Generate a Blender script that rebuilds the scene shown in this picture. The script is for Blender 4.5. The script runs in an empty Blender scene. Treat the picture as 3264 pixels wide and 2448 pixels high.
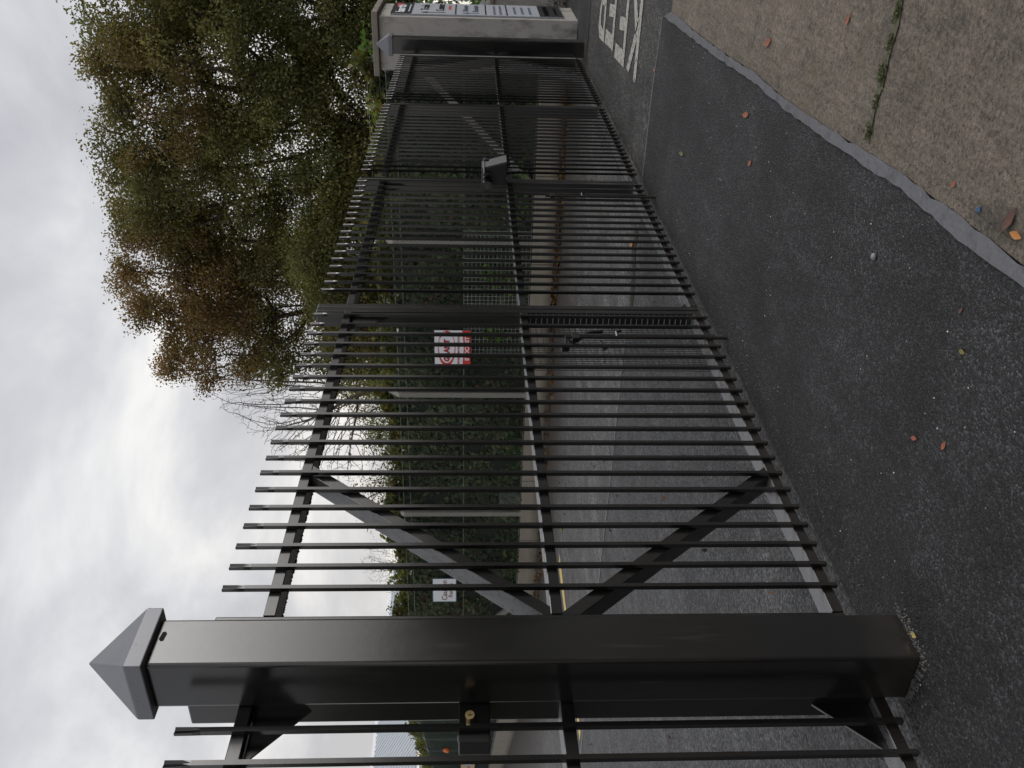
import bpy, bmesh, math, random
import numpy as np
from mathutils import Vector, Matrix, kdtree
R = math.radians
random.seed(7)
rng = np.random.default_rng(7)
scene = bpy.context.scene
col = scene.collection

# ------------------------------------------------------------------ camera (held on its side: image left = up)
cam_d = bpy.data.cameras.new('camera')
cam = bpy.data.objects.new('camera', cam_d)
col.objects.link(cam)
fw = Vector((0.85214934, 0.52107942, -0.04814293))
rt = Vector((0.52187699, -0.85300706, 0.00483374))
dn = Vector((-0.0385475, -0.02924376, -0.99882876))
cam.matrix_world = Matrix(((dn.x, rt.x, -fw.x, 0), (dn.y, rt.y, -fw.y, 0), (dn.z, rt.z, -fw.z, 1.5), (0, 0, 0, 1)))
cam_d.sensor_fit = 'HORIZONTAL'
cam_d.sensor_width = 36
cam_d.lens = 2847.38 / 3264 * 36
cam_d.clip_start = 0.05
cam_d.clip_end = 2000
scene.camera = cam

# ------------------------------------------------------------------ sky: overcast
SUN_EL, SUN_AZ = R(27), math.atan2(-0.72, 0.60)       # bright patch of cloud behind the camera
world = bpy.data.worlds.new('World')
scene.world = world
world.use_nodes = True
wt = world.node_tree
wt.nodes.clear()
def wn(t, **k):
    n = wt.nodes.new(t)
    for a, b in k.items(): setattr(n, a, b)
    return n
wo = wn('ShaderNodeOutputWorld'); bg = wn('ShaderNodeBackground')
bg.inputs['Strength'].default_value = 0.1
wt.links.new(bg.outputs[0], wo.inputs['Surface'])
sky = wn('ShaderNodeTexSky', sky_type='NISHITA')
sky.sun_disc = False
sky.sun_elevation = SUN_EL
sky.sun_rotation = math.pi / 2 - SUN_AZ
sky.dust_density = 4.0
tc = wn('ShaderNodeTexCoord')
sep = wn('ShaderNodeSeparateXYZ'); wt.links.new(tc.outputs['Generated'], sep.inputs[0])
def wmath(op, a, b=None, clamp=False):
    n = wn('ShaderNodeMath', operation=op); n.use_clamp = clamp
    for i, v in enumerate((a, b)):
        if v is None: continue
        if isinstance(v, (int, float)): n.inputs[i].default_value = v
        else: wt.links.new(v, n.inputs[i])
    return n.outputs[0]
# project the direction onto a cloud layer so clouds flatten towards the horizon
zz = wmath('ADD', wmath('MAXIMUM', sep.outputs['Z'], 0.0), 0.32)
comb = wn('ShaderNodeCombineXYZ')
wt.links.new(wmath('DIVIDE', sep.outputs['X'], zz), comb.inputs[0])
wt.links.new(wmath('DIVIDE', sep.outputs['Y'], zz), comb.inputs[1])
nz = wn('ShaderNodeTexNoise'); nz.inputs['Scale'].default_value = 1.9; nz.inputs['Detail'].default_value = 6; nz.inputs['Roughness'].default_value = 0.55; nz.inputs['Distortion'].default_value = 0.35
wt.links.new(comb.outputs[0], nz.inputs['Vector'])
rampn = wn('ShaderNodeValToRGB')
cr = rampn.color_ramp
cr.elements[0].position = 0.37; cr.elements[0].color = (5.6, 5.7, 6.15, 1)
cr.elements[1].position = 0.66; cr.elements[1].color = (9.9, 9.9, 9.85, 1)
e = cr.elements.new(0.5); e.color = (7.0, 7.1, 7.5, 1)
wt.links.new(nz.outputs['Fac'], rampn.inputs[0])
# warm, thinner cloud low down
lowf = wmath('POWER', wmath('SUBTRACT', 1.0, wmath('ABSOLUTE', sep.outputs['Z']), True), 5.0)
warm = wn('ShaderNodeMix', data_type='RGBA', blend_type='MULTIPLY')
wt.links.new(lowf, warm.inputs[0]); wt.links.new(rampn.outputs[0], warm.inputs[6])
warm.inputs[7].default_value = (1.22, 1.15, 1.02, 1)
# brighter cloud around the hidden sun
dotn = wn('ShaderNodeVectorMath', operation='DOT_PRODUCT')
wt.links.new(tc.outputs['Generated'], dotn.inputs[0])
dotn.inputs[1].default_value = (math.cos(SUN_AZ) * math.cos(SUN_EL), math.sin(SUN_AZ) * math.cos(SUN_EL), math.sin(SUN_EL))
glow = wmath('ADD', wmath('MULTIPLY', wmath('POWER', wmath('MAXIMUM', dotn.outputs['Value'], 0.0), 24.0), 8.0), 1.0)
vm = wn('ShaderNodeVectorMath', operation='SCALE')
wt.links.new(warm.outputs[2], vm.inputs[0]); wt.links.new(glow, vm.inputs['Scale'])
mx = wn('ShaderNodeMix', data_type='RGBA')
mx.inputs[0].default_value = 0.93
wt.links.new(sky.outputs[0], mx.inputs[6]); wt.links.new(vm.outputs[0], mx.inputs[7])
wt.links.new(mx.outputs[2], bg.inputs['Color'])

sun_d = bpy.data.lights.new('sun', 'SUN')
sun_d.energy = 0.4
sun_d.angle = R(25)
sun_d.color = (1.0, 0.95, 0.87)
sun = bpy.data.objects.new('sun', sun_d)
col.objects.link(sun)
sun.rotation_euler = (math.pi / 2 - SUN_EL, 0, SUN_AZ + math.pi / 2)

scene.view_settings.view_transform = 'Standard'
scene.view_settings.look = 'None'
scene.view_settings.exposure = 0.0
scene.view_settings.gamma = 1.0
scene.view_settings.use_curve_mapping = False

# ------------------------------------------------------------------ helpers
class NT:
    def __init__(s, name):
        s.m = bpy.data.materials.new(name); s.m.use_nodes = True
        s.t = s.m.node_tree; s.t.nodes.clear()
        s.out = s.n('ShaderNodeOutputMaterial'); s.co = s.n('ShaderNodeTexCoord').outputs['Object']
    def n(s, t, **k):
        x = s.t.nodes.new(t)
        for a, b in k.items(): setattr(x, a, b)
        return x
    def set(s, inp, v):
        if v is None: return
        if hasattr(v, 'is_linked'): s.t.links.new(v, inp)
        else: inp.default_value = v
    def noise(s, scale, detail=4, rough=0.55, vec=None, dist=0.0):
        x = s.n('ShaderNodeTexNoise'); s.set(x.inputs['Vector'], vec or s.co)
        x.inputs['Scale'].default_value = scale; x.inputs['Detail'].default_value = detail
        x.inputs['Roughness'].default_value = rough; x.inputs['Distortion'].default_value = dist
        return x.outputs['Fac']
    def voro(s, scale, out='Color', feature='F1', vec=None):
        x = s.n('ShaderNodeTexVoronoi', feature=feature); s.set(x.inputs['Vector'], vec or s.co)
        x.inputs['Scale'].default_value = scale
        return x.outputs[out]
    def map(s, scale=(1, 1, 1), rot=(0, 0, 0), vec=None):
        x = s.n('ShaderNodeMapping'); s.set(x.inputs['Vector'], vec or s.co)
        x.inputs['Scale'].default_value = scale; x.inputs['Rotation'].default_value = rot
        return x.outputs[0]
    def ramp(s, f, stops):
        x = s.n('ShaderNodeValToRGB'); s.set(x.inputs[0], f)
        c = x.color_ramp
        while len(c.elements) < len(stops): c.elements.new(0.5)
        for el, (p, v) in zip(c.elements, stops):
            el.position = p; el.color = (*v, 1) if not isinstance(v, (int, float)) else (v, v, v, 1)
        return x.outputs[0]
    def mix(s, f, a, b, mode='MIX'):
        x = s.n('ShaderNodeMix', data_type='RGBA', blend_type=mode)
        s.set(x.inputs[0], f)
        for i, v in ((6, a), (7, b)):
            if isinstance(v, tuple) and len(v) == 3: v = (*v, 1)
            s.set(x.inputs[i], v)
        return x.outputs[2]
    def math(s, op, a, b=None, clamp=False):
        x = s.n('ShaderNodeMath', operation=op); x.use_clamp = clamp
        s.set(x.inputs[0], a)
        if b is not None: s.set(x.inputs[1], b)
        return x.outputs[0]
    def bump(s, h, strength=0.3, dist=0.01):
        x = s.n('ShaderNodeBump'); s.set(x.inputs['Height'], h)
        x.inputs['Strength'].default_value = strength; x.inputs['Distance'].default_value = dist
        return x.outputs[0]
    def pbsdf(s, color, rough=0.8, normal=None, spec=0.5, **k):
        x = s.n('ShaderNodeBsdfPrincipled')
        if isinstance(color, tuple) and len(color) == 3: color = (*color, 1)
        s.set(x.inputs['Base Color'], color); s.set(x.inputs['Roughness'], rough)
        s.set(x.inputs['Specular IOR Level'], spec)
        if normal is not None: s.set(x.inputs['Normal'], normal)
        for a, b in k.items(): s.set(x.inputs[a], b)
        s.t.links.new(x.outputs[0], s.out.inputs[0])
        return s.m
def plain(name, c, rough=0.7, var=0.25, scale=6, **k):
    t = NT(name)
    cc = t.mix(t.noise(scale), tuple(x * (1 - var) for x in c), tuple(min(1, x * (1 + var)) for x in c))
    return t.pbsdf(cc, rough, **k)

class MB:
    """collects verts and faces for one mesh"""
    def __init__(s): s.v = []; s.f = []
    def add(s, vs, fs):
        o = len(s.v); s.v += [tuple(v) for v in vs]; s.f += [tuple(i + o for i in f) for f in fs]; return s
    def box(s, x0, x1, y0, y1, z0, z1):
        vs = [(x, y, z) for z in (z0, z1) for y in (y0, y1) for x in (x0, x1)]
        return s.add(vs, [(0, 2, 3, 1), (4, 5, 7, 6), (0, 1, 5, 4), (2, 6, 7, 3), (0, 4, 6, 2), (1, 3, 7, 5)])
    def hexa(s, b, t):
        n = len(b)
        return s.add(list(b) + list(t), [tuple(range(n - 1, -1, -1)), tuple(range(n, 2 * n))] + [(i, (i + 1) % n, n + (i + 1) % n, n + i) for i in range(n)])
    def prism_xz(s, poly, y0, y1):       # polygon in XZ pushed along Y
        return s.hexa([(x, y1, z) for x, z in poly], [(x, y0, z) for x, z in poly])
    def sheet(s, poly, z):
        return s.add([(x, y, z) for x, y in poly], [tuple(range(len(poly)))])
    def tube(s, pts, r, n=8, caps=True):
        pts = [Vector(p) for p in pts]
        rs = r if isinstance(r, (list, tuple)) else [r] * len(pts)
        rings = []
        for i, p in enumerate(pts):
            d = (pts[min(i + 1, len(pts) - 1)] - pts[max(i - 1, 0)]).normalized()
            a = d.cross(Vector((0, 0, 1)) if abs(d.z) < 0.9 else Vector((1, 0, 0))).normalized(); b = d.cross(a)
            rings.append([p + (a * math.cos(2 * math.pi * k / n) + b * math.sin(2 * math.pi * k / n)) * rs[i] for k in range(n)])
        o = len(s.v)
        for g in rings: s.v += [tuple(q) for q in g]
        for i in range(len(rings) - 1):
            for k in range(n):
                k2 = (k + 1) % n
                s.f.append((o + i * n + k, o + i * n + k2, o + (i + 1) * n + k2, o + (i + 1) * n + k))
        if caps:
            s.f.append(tuple(o + k for k in range(n - 1, -1, -1)))
            s.f.append(tuple(o + (len(rings) - 1) * n + k for k in range(n)))
        return s
    def build(s, name, mat, parent=None, bevel=0, seg=2, smooth=False):
        me = bpy.data.meshes.new(name)
        me.from_pydata(s.v, [], s.f); me.update()
        bm = bmesh.new(); bm.from_mesh(me); bmesh.ops.recalc_face_normals(bm, faces=bm.faces)
        if bevel:
            es = [e for e in bm.edges if len(e.link_faces) == 2 and e.calc_face_angle(0) > 0.6]
            bmesh.ops.bevel(bm, geom=es, offset=bevel, segments=seg, affect='EDGES', profile=0.5)
        if smooth:
            for f in bm.faces: f.smooth = True
        bm.to_mesh(me); bm.free()
        me.materials.append(mat)
        o = bpy.data.objects.new(name, me); col.objects.link(o)
        if parent: o.parent = parent; o.matrix_parent_inverse = parent.matrix_basis.inverted()
        return o
def np_mesh(name, V, F, mat, parent=None, color=None):
    """V (n,3), F (m,k) numpy arrays; color per face (m,3)"""
    me = bpy.data.meshes.new(name)
    V = np.asarray(V, np.float32); F = np.asarray(F, np.int32); m, k = F.shape
    me.vertices.add(len(V)); me.vertices.foreach_set('co', V.ravel())
    me.loops.add(m * k); me.loops.foreach_set('vertex_index', F.ravel())
    me.polygons.add(m); me.polygons.foreach_set('loop_start', np.arange(0, m * k, k, dtype=np.int32))
    me.update(calc_edges=True)
    if color is not None:
        a = me.color_attributes.new('leaf', 'FLOAT_COLOR', 'CORNER')
        c = np.ones((m, k, 4), np.float32); c[:, :, :3] = np.asarray(color, np.float32)[:, None, :]
        a.data.foreach_set('color', c.ravel())
    me.materials.append(mat)
    o = bpy.data.objects.new(name, me); col.objects.link(o)
    if parent: o.parent = parent; o.matrix_parent_inverse = parent.matrix_basis.inverted()
    return o
def tag(o, label=None, cat=None, group=None, kind=None):
    if label: o['label'] = label
    if cat: o['category'] = cat
    if group: o['group'] = group
    if kind: o['kind'] = kind
    return o
def thing(name, loc, label, cat, group=None):
    o = bpy.data.objects.new(name, None); col.objects.link(o); o.location = loc
    o.empty_display_size = 0.1
    return tag(o, label, cat, group)
def text_obj(name, body, size, loc, mat, parent, xdir=(1, 0, 0), ydir=(0, 0, 1), bold=0.0, width=None, align='CENTER', depth=0.0015):
    cu = bpy.data.curves.new(name, 'FONT'); cu.body = body; cu.size = size; cu.align_x = align; cu.align_y = 'BOTTOM_BASELINE'
    cu.offset = bold; cu.extrude = depth
    tmp = bpy.data.objects.new(name, cu); col.objects.link(tmp)
    bpy.context.view_layer.update()
    me = bpy.data.meshes.new_from_object(tmp.evaluated_get(bpy.context.evaluated_depsgraph_get()))
    col.objects.unlink(tmp); bpy.data.objects.remove(tmp)
    if width:
        xs = [v.co.x for v in me.vertices]; w = max(xs) - min(xs); c = (max(xs) + min(xs)) / 2
        for v in me.vertices: v.co.x = (v.co.x - c) * width / w + (0 if align == 'CENTER' else width / 2)
    me.materials.clear(); me.materials.append(mat); me.name = name
    o = bpy.data.objects.new(name, me); col.objects.link(o)
    x = Vector(xdir).normalized(); y = Vector(ydir).normalized(); z = x.cross(y)
    o.matrix_world = Matrix(((x.x, y.x, z.x, loc[0]), (x.y, y.y, z.y, loc[1]), (x.z, y.z, z.z, loc[2]), (0, 0, 0, 1)))
    if parent: o.parent = parent; o.matrix_parent_inverse = parent.matrix_basis.inverted()
    return o

# ------------------------------------------------------------------ materials
def tarmac(name, base, stone, patch=0.35, warm=(1, 1, 1), scale=128, bump=0.8, light=0.18, stain=False):
    t = NT(name)
    st = t.voro(scale)                                             # one grey per stone
    bw = t.n('ShaderNodeSeparateColor'); t.set(bw.inputs[0], st)
    g = t.ramp(bw.outputs[0], [(0.0, 0.25), (0.5, 0.7), (0.82, 1.4), (1.0, stone * 1.35)])
    big = t.ramp(t.noise(1.1, 5, 0.6), [(0.35, 1 - patch), (0.62, 1 + patch)])
    mid = t.ramp(t.noise(9, 4, 0.6), [(0.3, 0.78), (0.7, 1.22)])
    scuff = t.ramp(t.noise(2.6, 6, 0.7, t.map((0.55, 1.7, 1), (0, 0, 0.15)), 0.6), [(0.36, 0.68), (0.52, 1.0), (0.68, 1.55)])
    big = t.mix(1.0, big, scuff, 'MULTIPLY')
    c = t.mix(1.0, t.mix(1.0, g, big, 'MULTIPLY'), mid, 'MULTIPLY')
    c = t.mix(1.0, c, tuple(base * w for w in warm), 'MULTIPLY')
    sp = t.math('GREATER_THAN', t.voro(26, 'Distance'), 0.0)
    chip = t.math('LESS_THAN', t.voro(13, 'Distance'), 0.035)      # rare pale chippings
    c = t.mix(chip, c, (light, light, light * 0.97))
    if stain:                                                      # silt and damp washed down towards the gutter
        sx = t.n('ShaderNodeSeparateXYZ'); t.set(sx.inputs[0], t.co)
        f_ = t.math('ADD', sx.outputs['X'], t.math('MULTIPLY', t.noise(1.3, 5, 0.65), 2.4))
        c = t.mix(t.ramp(t.math('MULTIPLY', t.math('SUBTRACT', f_, 12.4), 0.4), [(0.0, 0.0), (0.5, 0.75), (1.0, 0.9)]), c, (0.040, 0.031, 0.023))
    h = t.math('SUBTRACT', 1.0, t.voro(scale, 'Distance'))
    rough = t.ramp(bw.outputs[1], [(0, 0.5), (1, 0.85)])
    return t.pbsdf(c, rough, t.bump(h, bump, 0.006), spec=0.45)
M = {}
M['apron'] = tarmac('apron_tarmac', 0.0185, 2.4, 0.42, (1, 1, 1.03))
M['yard'] = tarmac('yard_tarmac', 0.047, 2.0, 0.2, (1.0, 0.99, 0.985), 90, 0.4)
M['yard2'] = tarmac('old_yard_tarmac', 0.083, 1.8, 0.22, (1.03, 1.0, 0.95), 80, 0.4, stain=True)
M['road'] = tarmac('road_tarmac', 0.042, 2.0, 0.25, (1.06, 1.0, 0.92), 80)
M['dark'] = tarmac('dark_tarmac', 0.019, 2.2, 0.25, (1, 1, 1.02), 100)

t = NT('path_concrete')
grain = t.mix(0.5, t.ramp(t.noise(58, 4, 0.8), [(0.36, 0.30), (0.5, 1.0), (0.64, 1.75)]), t.ramp(t.noise(130, 3, 0.7), [(0.3, 0.5), (0.7, 1.5)]))
gr = t.mix(1.0, grain, t.ramp(t.noise(2.3, 5, 0.6), [(0.3, 0.78), (0.72, 1.2)]), 'MULTIPLY')
brush = t.ramp(t.noise(28, 4, 0.6, t.map((0.25, 1.6, 1), (0, 0, R(8)))), [(0.3, 0.78), (0.7, 1.2)])
c = t.mix(1.0, t.mix(1.0, gr, brush, 'MULTIPLY'), (0.182, 0.152, 0.119), 'MULTIPLY')
c = t.mix(t.ramp(t.noise(3.6, 6, 0.7), [(0.56, 0.0), (0.66, 0.72)]), c, (0.060, 0.054, 0.045))            # damp dark stains
c = t.mix(t.ramp(t.noise(1.9, 6, 0.7, t.map((1, 1, 1), (0, 0, 1))), [(0.56, 0.0), (0.70, 0.55)]), c, (0.11, 0.105, 0.05))   # moss
agg = t.voro(150)
sc = t.n('ShaderNodeSeparateColor'); t.set(sc.inputs[0], agg)
c = t.mix(t.ramp(sc.outputs[0], [(0.9, 0.0), (0.95, 0.30)]), c, (0.30, 0.27, 0.23))
c = t.mix(t.ramp(sc.outputs[1], [(0.93, 0.0), (0.96, 0.6)]), c, (0.045, 0.04, 0.035))
pit = t.ramp(t.voro(42, 'Distance'), [(0.10, 1.0), (0.22, 0.0)])
pit = t.math('MULTIPLY', pit, t.ramp(t.noise(7, 3), [(0.5, 0.0), (0.6, 1.0)]))
c = t.mix(t.math('MULTIPLY', pit, 0.8), c, (0.04, 0.034, 0.028))
lt = t.ramp(t.noise(5, 6, 0.75, t.map((0.5, 2.2, 1), (0, 0, 0.1))), [(0.58, 0.0), (0.70, 0.55)])
c = t.mix(lt, c, (0.25, 0.22, 0.185))
hh = t.math('ADD', t.noise(95, 6, 0.75), t.math('MULTIPLY', t.noise(14, 4), 1.5))
M['path'] = t.pbsdf(c, 0.85, t.bump(hh, 1.0, 0.012), spec=0.3)

t = NT('sealant')
c = t.mix(t.noise(60, 4), (0.075, 0.075, 0.082), (0.16, 0.16, 0.17))
c = t.mix(t.ramp(t.noise(11, 6, 0.75), [(0.5, 0.0), (0.68, 0.8)]), c, (0.05, 0.048, 0.045))
c = t.mix(t.ramp(t.voro(40, 'Distance'), [(0.05, 0.5), (0.12, 0.0)]), c, (0.3, 0.3, 0.3))
M['seal'] = t.pbsdf(c, 0.55, t.bump(t.noise(50), 0.5, 0.006), spec=0.5)

t = NT('worn_road_paint')
wear = t.ramp(t.noise(14, 6, 0.75, t.map((0.6, 1.6, 1))), [(0.36, 0.0), (0.50, 1.0)])
wear2 = t.ramp(t.noise(75, 3, 0.7), [(0.28, 0.2), (0.4, 1.0)])
c = t.mix(t.math('MULTIPLY', wear, wear2), (0.075, 0.07, 0.065), t.mix(t.noise(30), (0.30, 0.285, 0.245), (0.44, 0.42, 0.37)))
M['mark'] = t.pbsdf(c, 0.75)
t = NT('worn_yellow_paint')
c = t.mix(t.ramp(t.noise(14, 6, 0.7), [(0.36, 0.0), (0.44, 1.0)]), (0.08, 0.078, 0.07), (0.62, 0.46, 0.16))
M['yellow'] = t.pbsdf(c, 0.75)

# black satin gate paint, upward faces dusted pale to paint in their sky sheen
t = NT('black_gate_paint')
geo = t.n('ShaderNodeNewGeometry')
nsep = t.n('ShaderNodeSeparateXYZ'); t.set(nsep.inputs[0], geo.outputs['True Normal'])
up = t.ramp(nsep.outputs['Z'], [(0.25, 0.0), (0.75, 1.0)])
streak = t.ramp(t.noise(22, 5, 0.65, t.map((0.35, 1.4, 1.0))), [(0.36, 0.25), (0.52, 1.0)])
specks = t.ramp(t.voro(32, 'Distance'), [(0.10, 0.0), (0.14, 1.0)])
low = t.n('ShaderNodeSeparateXYZ'); t.set(low.inputs[0], t.co)
splash = t.math('SUBTRACT', 1.0, t.math('MULTIPLY', t.math('ADD', low.outputs['Z'], t.math('MULTIPLY', t.noise(14, 5), -0.16)), 9.0), True)
dust_sheen = t.math('MULTIPLY', t.math('MULTIPLY', up, streak), specks)
film = t.ramp(t.noise(2.5, 5, 0.6, t.map((1, 1, 0.5))), [(0.3, 0.0), (0.75, 1.0)])
c = t.mix(film, (0.0075, 0.0072, 0.0070), (0.013, 0.0125, 0.012))
runs = t.ramp(t.noise(9, 4, 0.6, t.map((3.5, 3.5, 0.35))), [(0.60, 0.0), (0.72, 1.0)])
c = t.mix(t.math('MULTIPLY', runs, 0.22), c, (0.06, 0.056, 0.05))
drop = t.ramp(t.voro(17, 'Distance'), [(0.035, 1.0), (0.05, 0.0)])
c = t.mix(t.math('MULTIPLY', splash, 0.7), c, (0.030, 0.026, 0.022))
scr = t.ramp(t.noise(30, 5, 0.7, t.map((6, 6, 0.5), (0.5, 0.3, 0))), [(0.68, 0.0), (0.72, 1.0)])
c = t.mix(t.math('MULTIPLY', scr, 0.6), c, (0.05, 0.047, 0.043))
c = t.mix(t.math('MULTIPLY', drop, 0.8), c, (0.012, 0.012, 0.012))
c = t.mix(t.math('MULTIPLY', dust_sheen, 0.85), c, (0.15, 0.15, 0.155))
ro = t.math('ADD', t.ramp(film, [(0, 0.17), (1, 0.25)]), t.math('MULTIPLY', dust_sheen, 0.25))
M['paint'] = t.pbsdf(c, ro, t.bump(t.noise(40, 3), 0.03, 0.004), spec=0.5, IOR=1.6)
# cap plates: same paint, in a greyer, bluish tone with dark dots
t = NT('grey_cap_paint')
dots = t.ramp(t.voro(38, 'Distance'), [(0.07, 0.0), (0.11, 1.0)])
c = t.mix(dots, (0.02, 0.02, 0.02), t.mix(t.noise(7, 5), (0.10, 0.102, 0.122), (0.15, 0.152, 0.17)))
M['cap'] = t.pbsdf(c, 0.38, spec=0.5, IOR=1.6)
M['blackplastic'] = plain('black_plastic', (0.007, 0.007, 0.008), 0.35, 0.2, IOR=1.6)
M['blackmatt'] = plain('black_mesh_wire', (0.03, 0.032, 0.033), 0.45, 0.2)
M['steel'] = plain('bare_steel', (0.42, 0.42, 0.42), 0.35, 0.3, 30, Metallic=0.8)
M['plate'] = plain('grey_plate', (0.055, 0.055, 0.056), 0.5, 0.15, 30)  # grey paints in the light on the shroud's front plate
M['brass'] = plain('brass', (0.44, 0.33, 0.16), 0.32, 0.15, 40, Metallic=0.85)
M['brassdark'] = plain('brass_slot', (0.03, 0.025, 0.02), 0.6)

t = NT('render_wall')
c = t.mix(t.noise(6, 6, 0.65), (0.29, 0.276, 0.257), (0.42, 0.395, 0.36))
stain = t.ramp(t.noise(2.6, 6, 0.68, t.map((1, 1.4, 0.7))), [(0.47, 0.0), (0.66, 0.85)])
c = t.mix(stain, c, (0.10, 0.095, 0.075))
M['wall'] = t.pbsdf(c, 0.9, t.bump(t.noise(70, 4), 0.25, 0.005))
t = NT('coping_concrete')
c = t.mix(t.noise(9, 6, 0.7), (0.13, 0.11, 0.09), (0.28, 0.25, 0.21))
M['coping'] = t.pbsdf(c, 0.9, t.bump(t.noise(60, 4), 0.3, 0.006))
t = NT('fence_concrete')
c = t.mix(t.noise(14, 5, 0.7), (0.24, 0.225, 0.20), (0.36, 0.34, 0.30))
M['concrete'] = t.pbsdf(c, 0.9, t.bump(t.noise(80, 4), 0.3, 0.005))
t = NT('plinth_concrete')
c = t.mix(t.noise(2.2, 6, 0.65, t.map((1, 0.6, 2.5))), (0.19, 0.165, 0.13), (0.30, 0.27, 0.225))
c = t.mix(t.ramp(t.noise(30, 4, 0.7), [(0.62, 0), (0.7, 0.5)]), c, (0.08, 0.07, 0.055))
sx = t.n('ShaderNodeSeparateXYZ'); t.set(sx.inputs[0], t.co)
jn = t.math('LESS_THAN', t.math('FRACT', t.math('MULTIPLY', sx.outputs['Y'], 0.62)), 0.014)
c = t.mix(t.math('MULTIPLY', jn, 0.75), c, (0.035, 0.03, 0.024))
c = t.mix(t.ramp(t.math('ADD', sx.outputs['Z'], t.math('MULTIPLY', t.noise(2.5, 5), 0.25)), [(0.12, 0.75), (0.30, 0.0)]), c, (0.06, 0.048, 0.034))
M['plinth'] = t.pbsdf(c, 0.9, t.bump(t.noise(40, 4), 0.3, 0.006))
M['greenwire'] = plain('green_coated_wire', (0.05, 0.075, 0.065), 0.5, 0.2)
M['galv'] = plain('galvanised_wire', (0.26, 0.28, 0.27), 0.5, 0.2)
M['white'] = plain('white_board', (0.74, 0.76, 0.80), 0.5, 0.04, 3)
M['red'] = plain('red_print', (0.58, 0.03, 0.025), 0.5, 0.05, 3)
M['darkred'] = plain('dark_red_print', (0.36, 0.02, 0.03), 0.5, 0.05)
M['teal'] = plain('teal_edge', (0.03, 0.11, 0.13), 0.5, 0.1)
M['brownink'] = plain('brown_ink', (0.22, 0.15, 0.105), 0.6, 0.1)
M['signblack'] = plain('sign_black', (0.012, 0.013, 0.014), 0.4, 0.1)
M['signpale'] = plain('sign_pale', (0.38, 0.40, 0.44), 0.5, 0.06)
M['signblue'] = plain('sign_blue_ink', (0.10, 0.13, 0.18), 0.5, 0.1)
M['signred'] = plain('sign_red', (0.45, 0.05, 0.05), 0.5, 0.1)
M['tan'] = plain('tan_board', (0.55, 0.36, 0.21), 0.6, 0.2, 4)
M['paleblue'] = plain('pale_blue_print', (0.42, 0.48, 0.58), 0.6, 0.15)
M['mauve'] = plain('mauve_print', (0.16, 0.13, 0.14), 0.6, 0.15)
M['orange'] = plain('orange_plastic', (0.70, 0.16, 0.03), 0.5, 0.15, 10)
M['roofsheet'] = plain('pale_cladding', (0.50, 0.53, 0.56), 0.5, 0.05, 2)
M['trim'] = plain('white_trim', (0.75, 0.76, 0.78), 0.5, 0.05)
def leafmat(name, transl=0.35, rough=0.55):
    t = NT(name)
    a = t.n('ShaderNodeVertexColor'); a.layer_name = 'leaf'
    p = t.n('ShaderNodeBsdfPrincipled'); t.set(p.inputs['Base Color'], a.outputs[0]); p.inputs['Roughness'].default_value = rough
    p.inputs['Specular IOR Level'].default_value = 0.35
    tr = t.n('ShaderNodeBsdfTranslucent'); t.set(tr.inputs[0], t.mix(1.0, a.outputs[0], (1.15, 1.2, 0.7), 'MULTIPLY'))
    m = t.n('ShaderNodeMixShader'); m.inputs[0].default_value = transl
    t.t.links.new(p.outputs[0], m.inputs[1]); t.t.links.new(tr.outputs[0], m.inputs[2]); t.t.links.new(m.outputs[0], t.out.inputs[0])
    return t.m
M['leaf'] = leafmat('leaf')
t = NT('bark'); M['bark'] = t.pbsdf(t.mix(t.noise(9, 5), (0.022, 0.018, 0.014), (0.06, 0.05, 0.04)), 0.9, t.bump(t.noise(18, 5), 0.5, 0.02))
M['twig'] = plain('twig_bark', (0.10, 0.078, 0.062), 0.9, 0.3)
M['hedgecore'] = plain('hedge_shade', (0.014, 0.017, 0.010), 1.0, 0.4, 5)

# ------------------------------------------------------------------ ground
g = MB().sheet([(-300, -300), (600, -300), (600, 600), (-300, 600)], 0.0).build('ground', M['road']); tag(g, kind='structure')
YD = [(-20, 2.52), (7.42, 2.50), (7.50, 6.0), (7.45, 14.39), (-20, 14.39)]
o = MB().sheet(YD, 0.004).build('yard_tarmac', M['yard']); tag(o, kind='structure')
o = MB().sheet([(7.42, 2.50), (12.2, 2.50), (12.2, 2.95), (14.6, 2.95), (14.6, 17.6), (40, 60), (-20, 60), (-20, 14.3), (7.45, 14.3), (7.50, 6.0)], 0.003).build('old_yard_tarmac', M['yard2']); tag(o, kind='structure')
SEAL = [(-8, 0.99), (-3, 0.985), (2.155, 0.987), (2.425, 1.002), (2.922, 0.991), (3.385, 1.021), (3.862, 1.038), (4.186, 1.053), (4.752, 1.053), (5.497, 1.088), (6.315, 1.111), (7.294, 1.135)]
SEALR = [(7.03, 1.058), (6.281, 1.055), (5.501, 1.040), (4.778, 1.008), (4.193, 1.012), (3.866, 1.000), (3.376, 0.972), (2.923, 0.943), (2.711, 0.944), (2.354, 0.938), (2.176, 0.938), (-3, 0.93), (-8, 0.93)]
AP = [(-8, 0.99)] + SEAL[1:] + [(7.36, 1.15), (7.44, 1.7), (7.46, 2.50), (-20, 2.52), (-20, 0.99)]
o = MB().sheet(AP, 0.008).build('apron_tarmac', M['apron']); tag(o, kind='structure')
o = MB().box(-12, 7.03, -10, 0.925, -0.1, 0.012)
o.v = [(x, (y if y < 0 else y), z) for x, y, z in o.v]
o = o.build('concrete_path', M['path']); tag(o, kind='structure')
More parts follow.
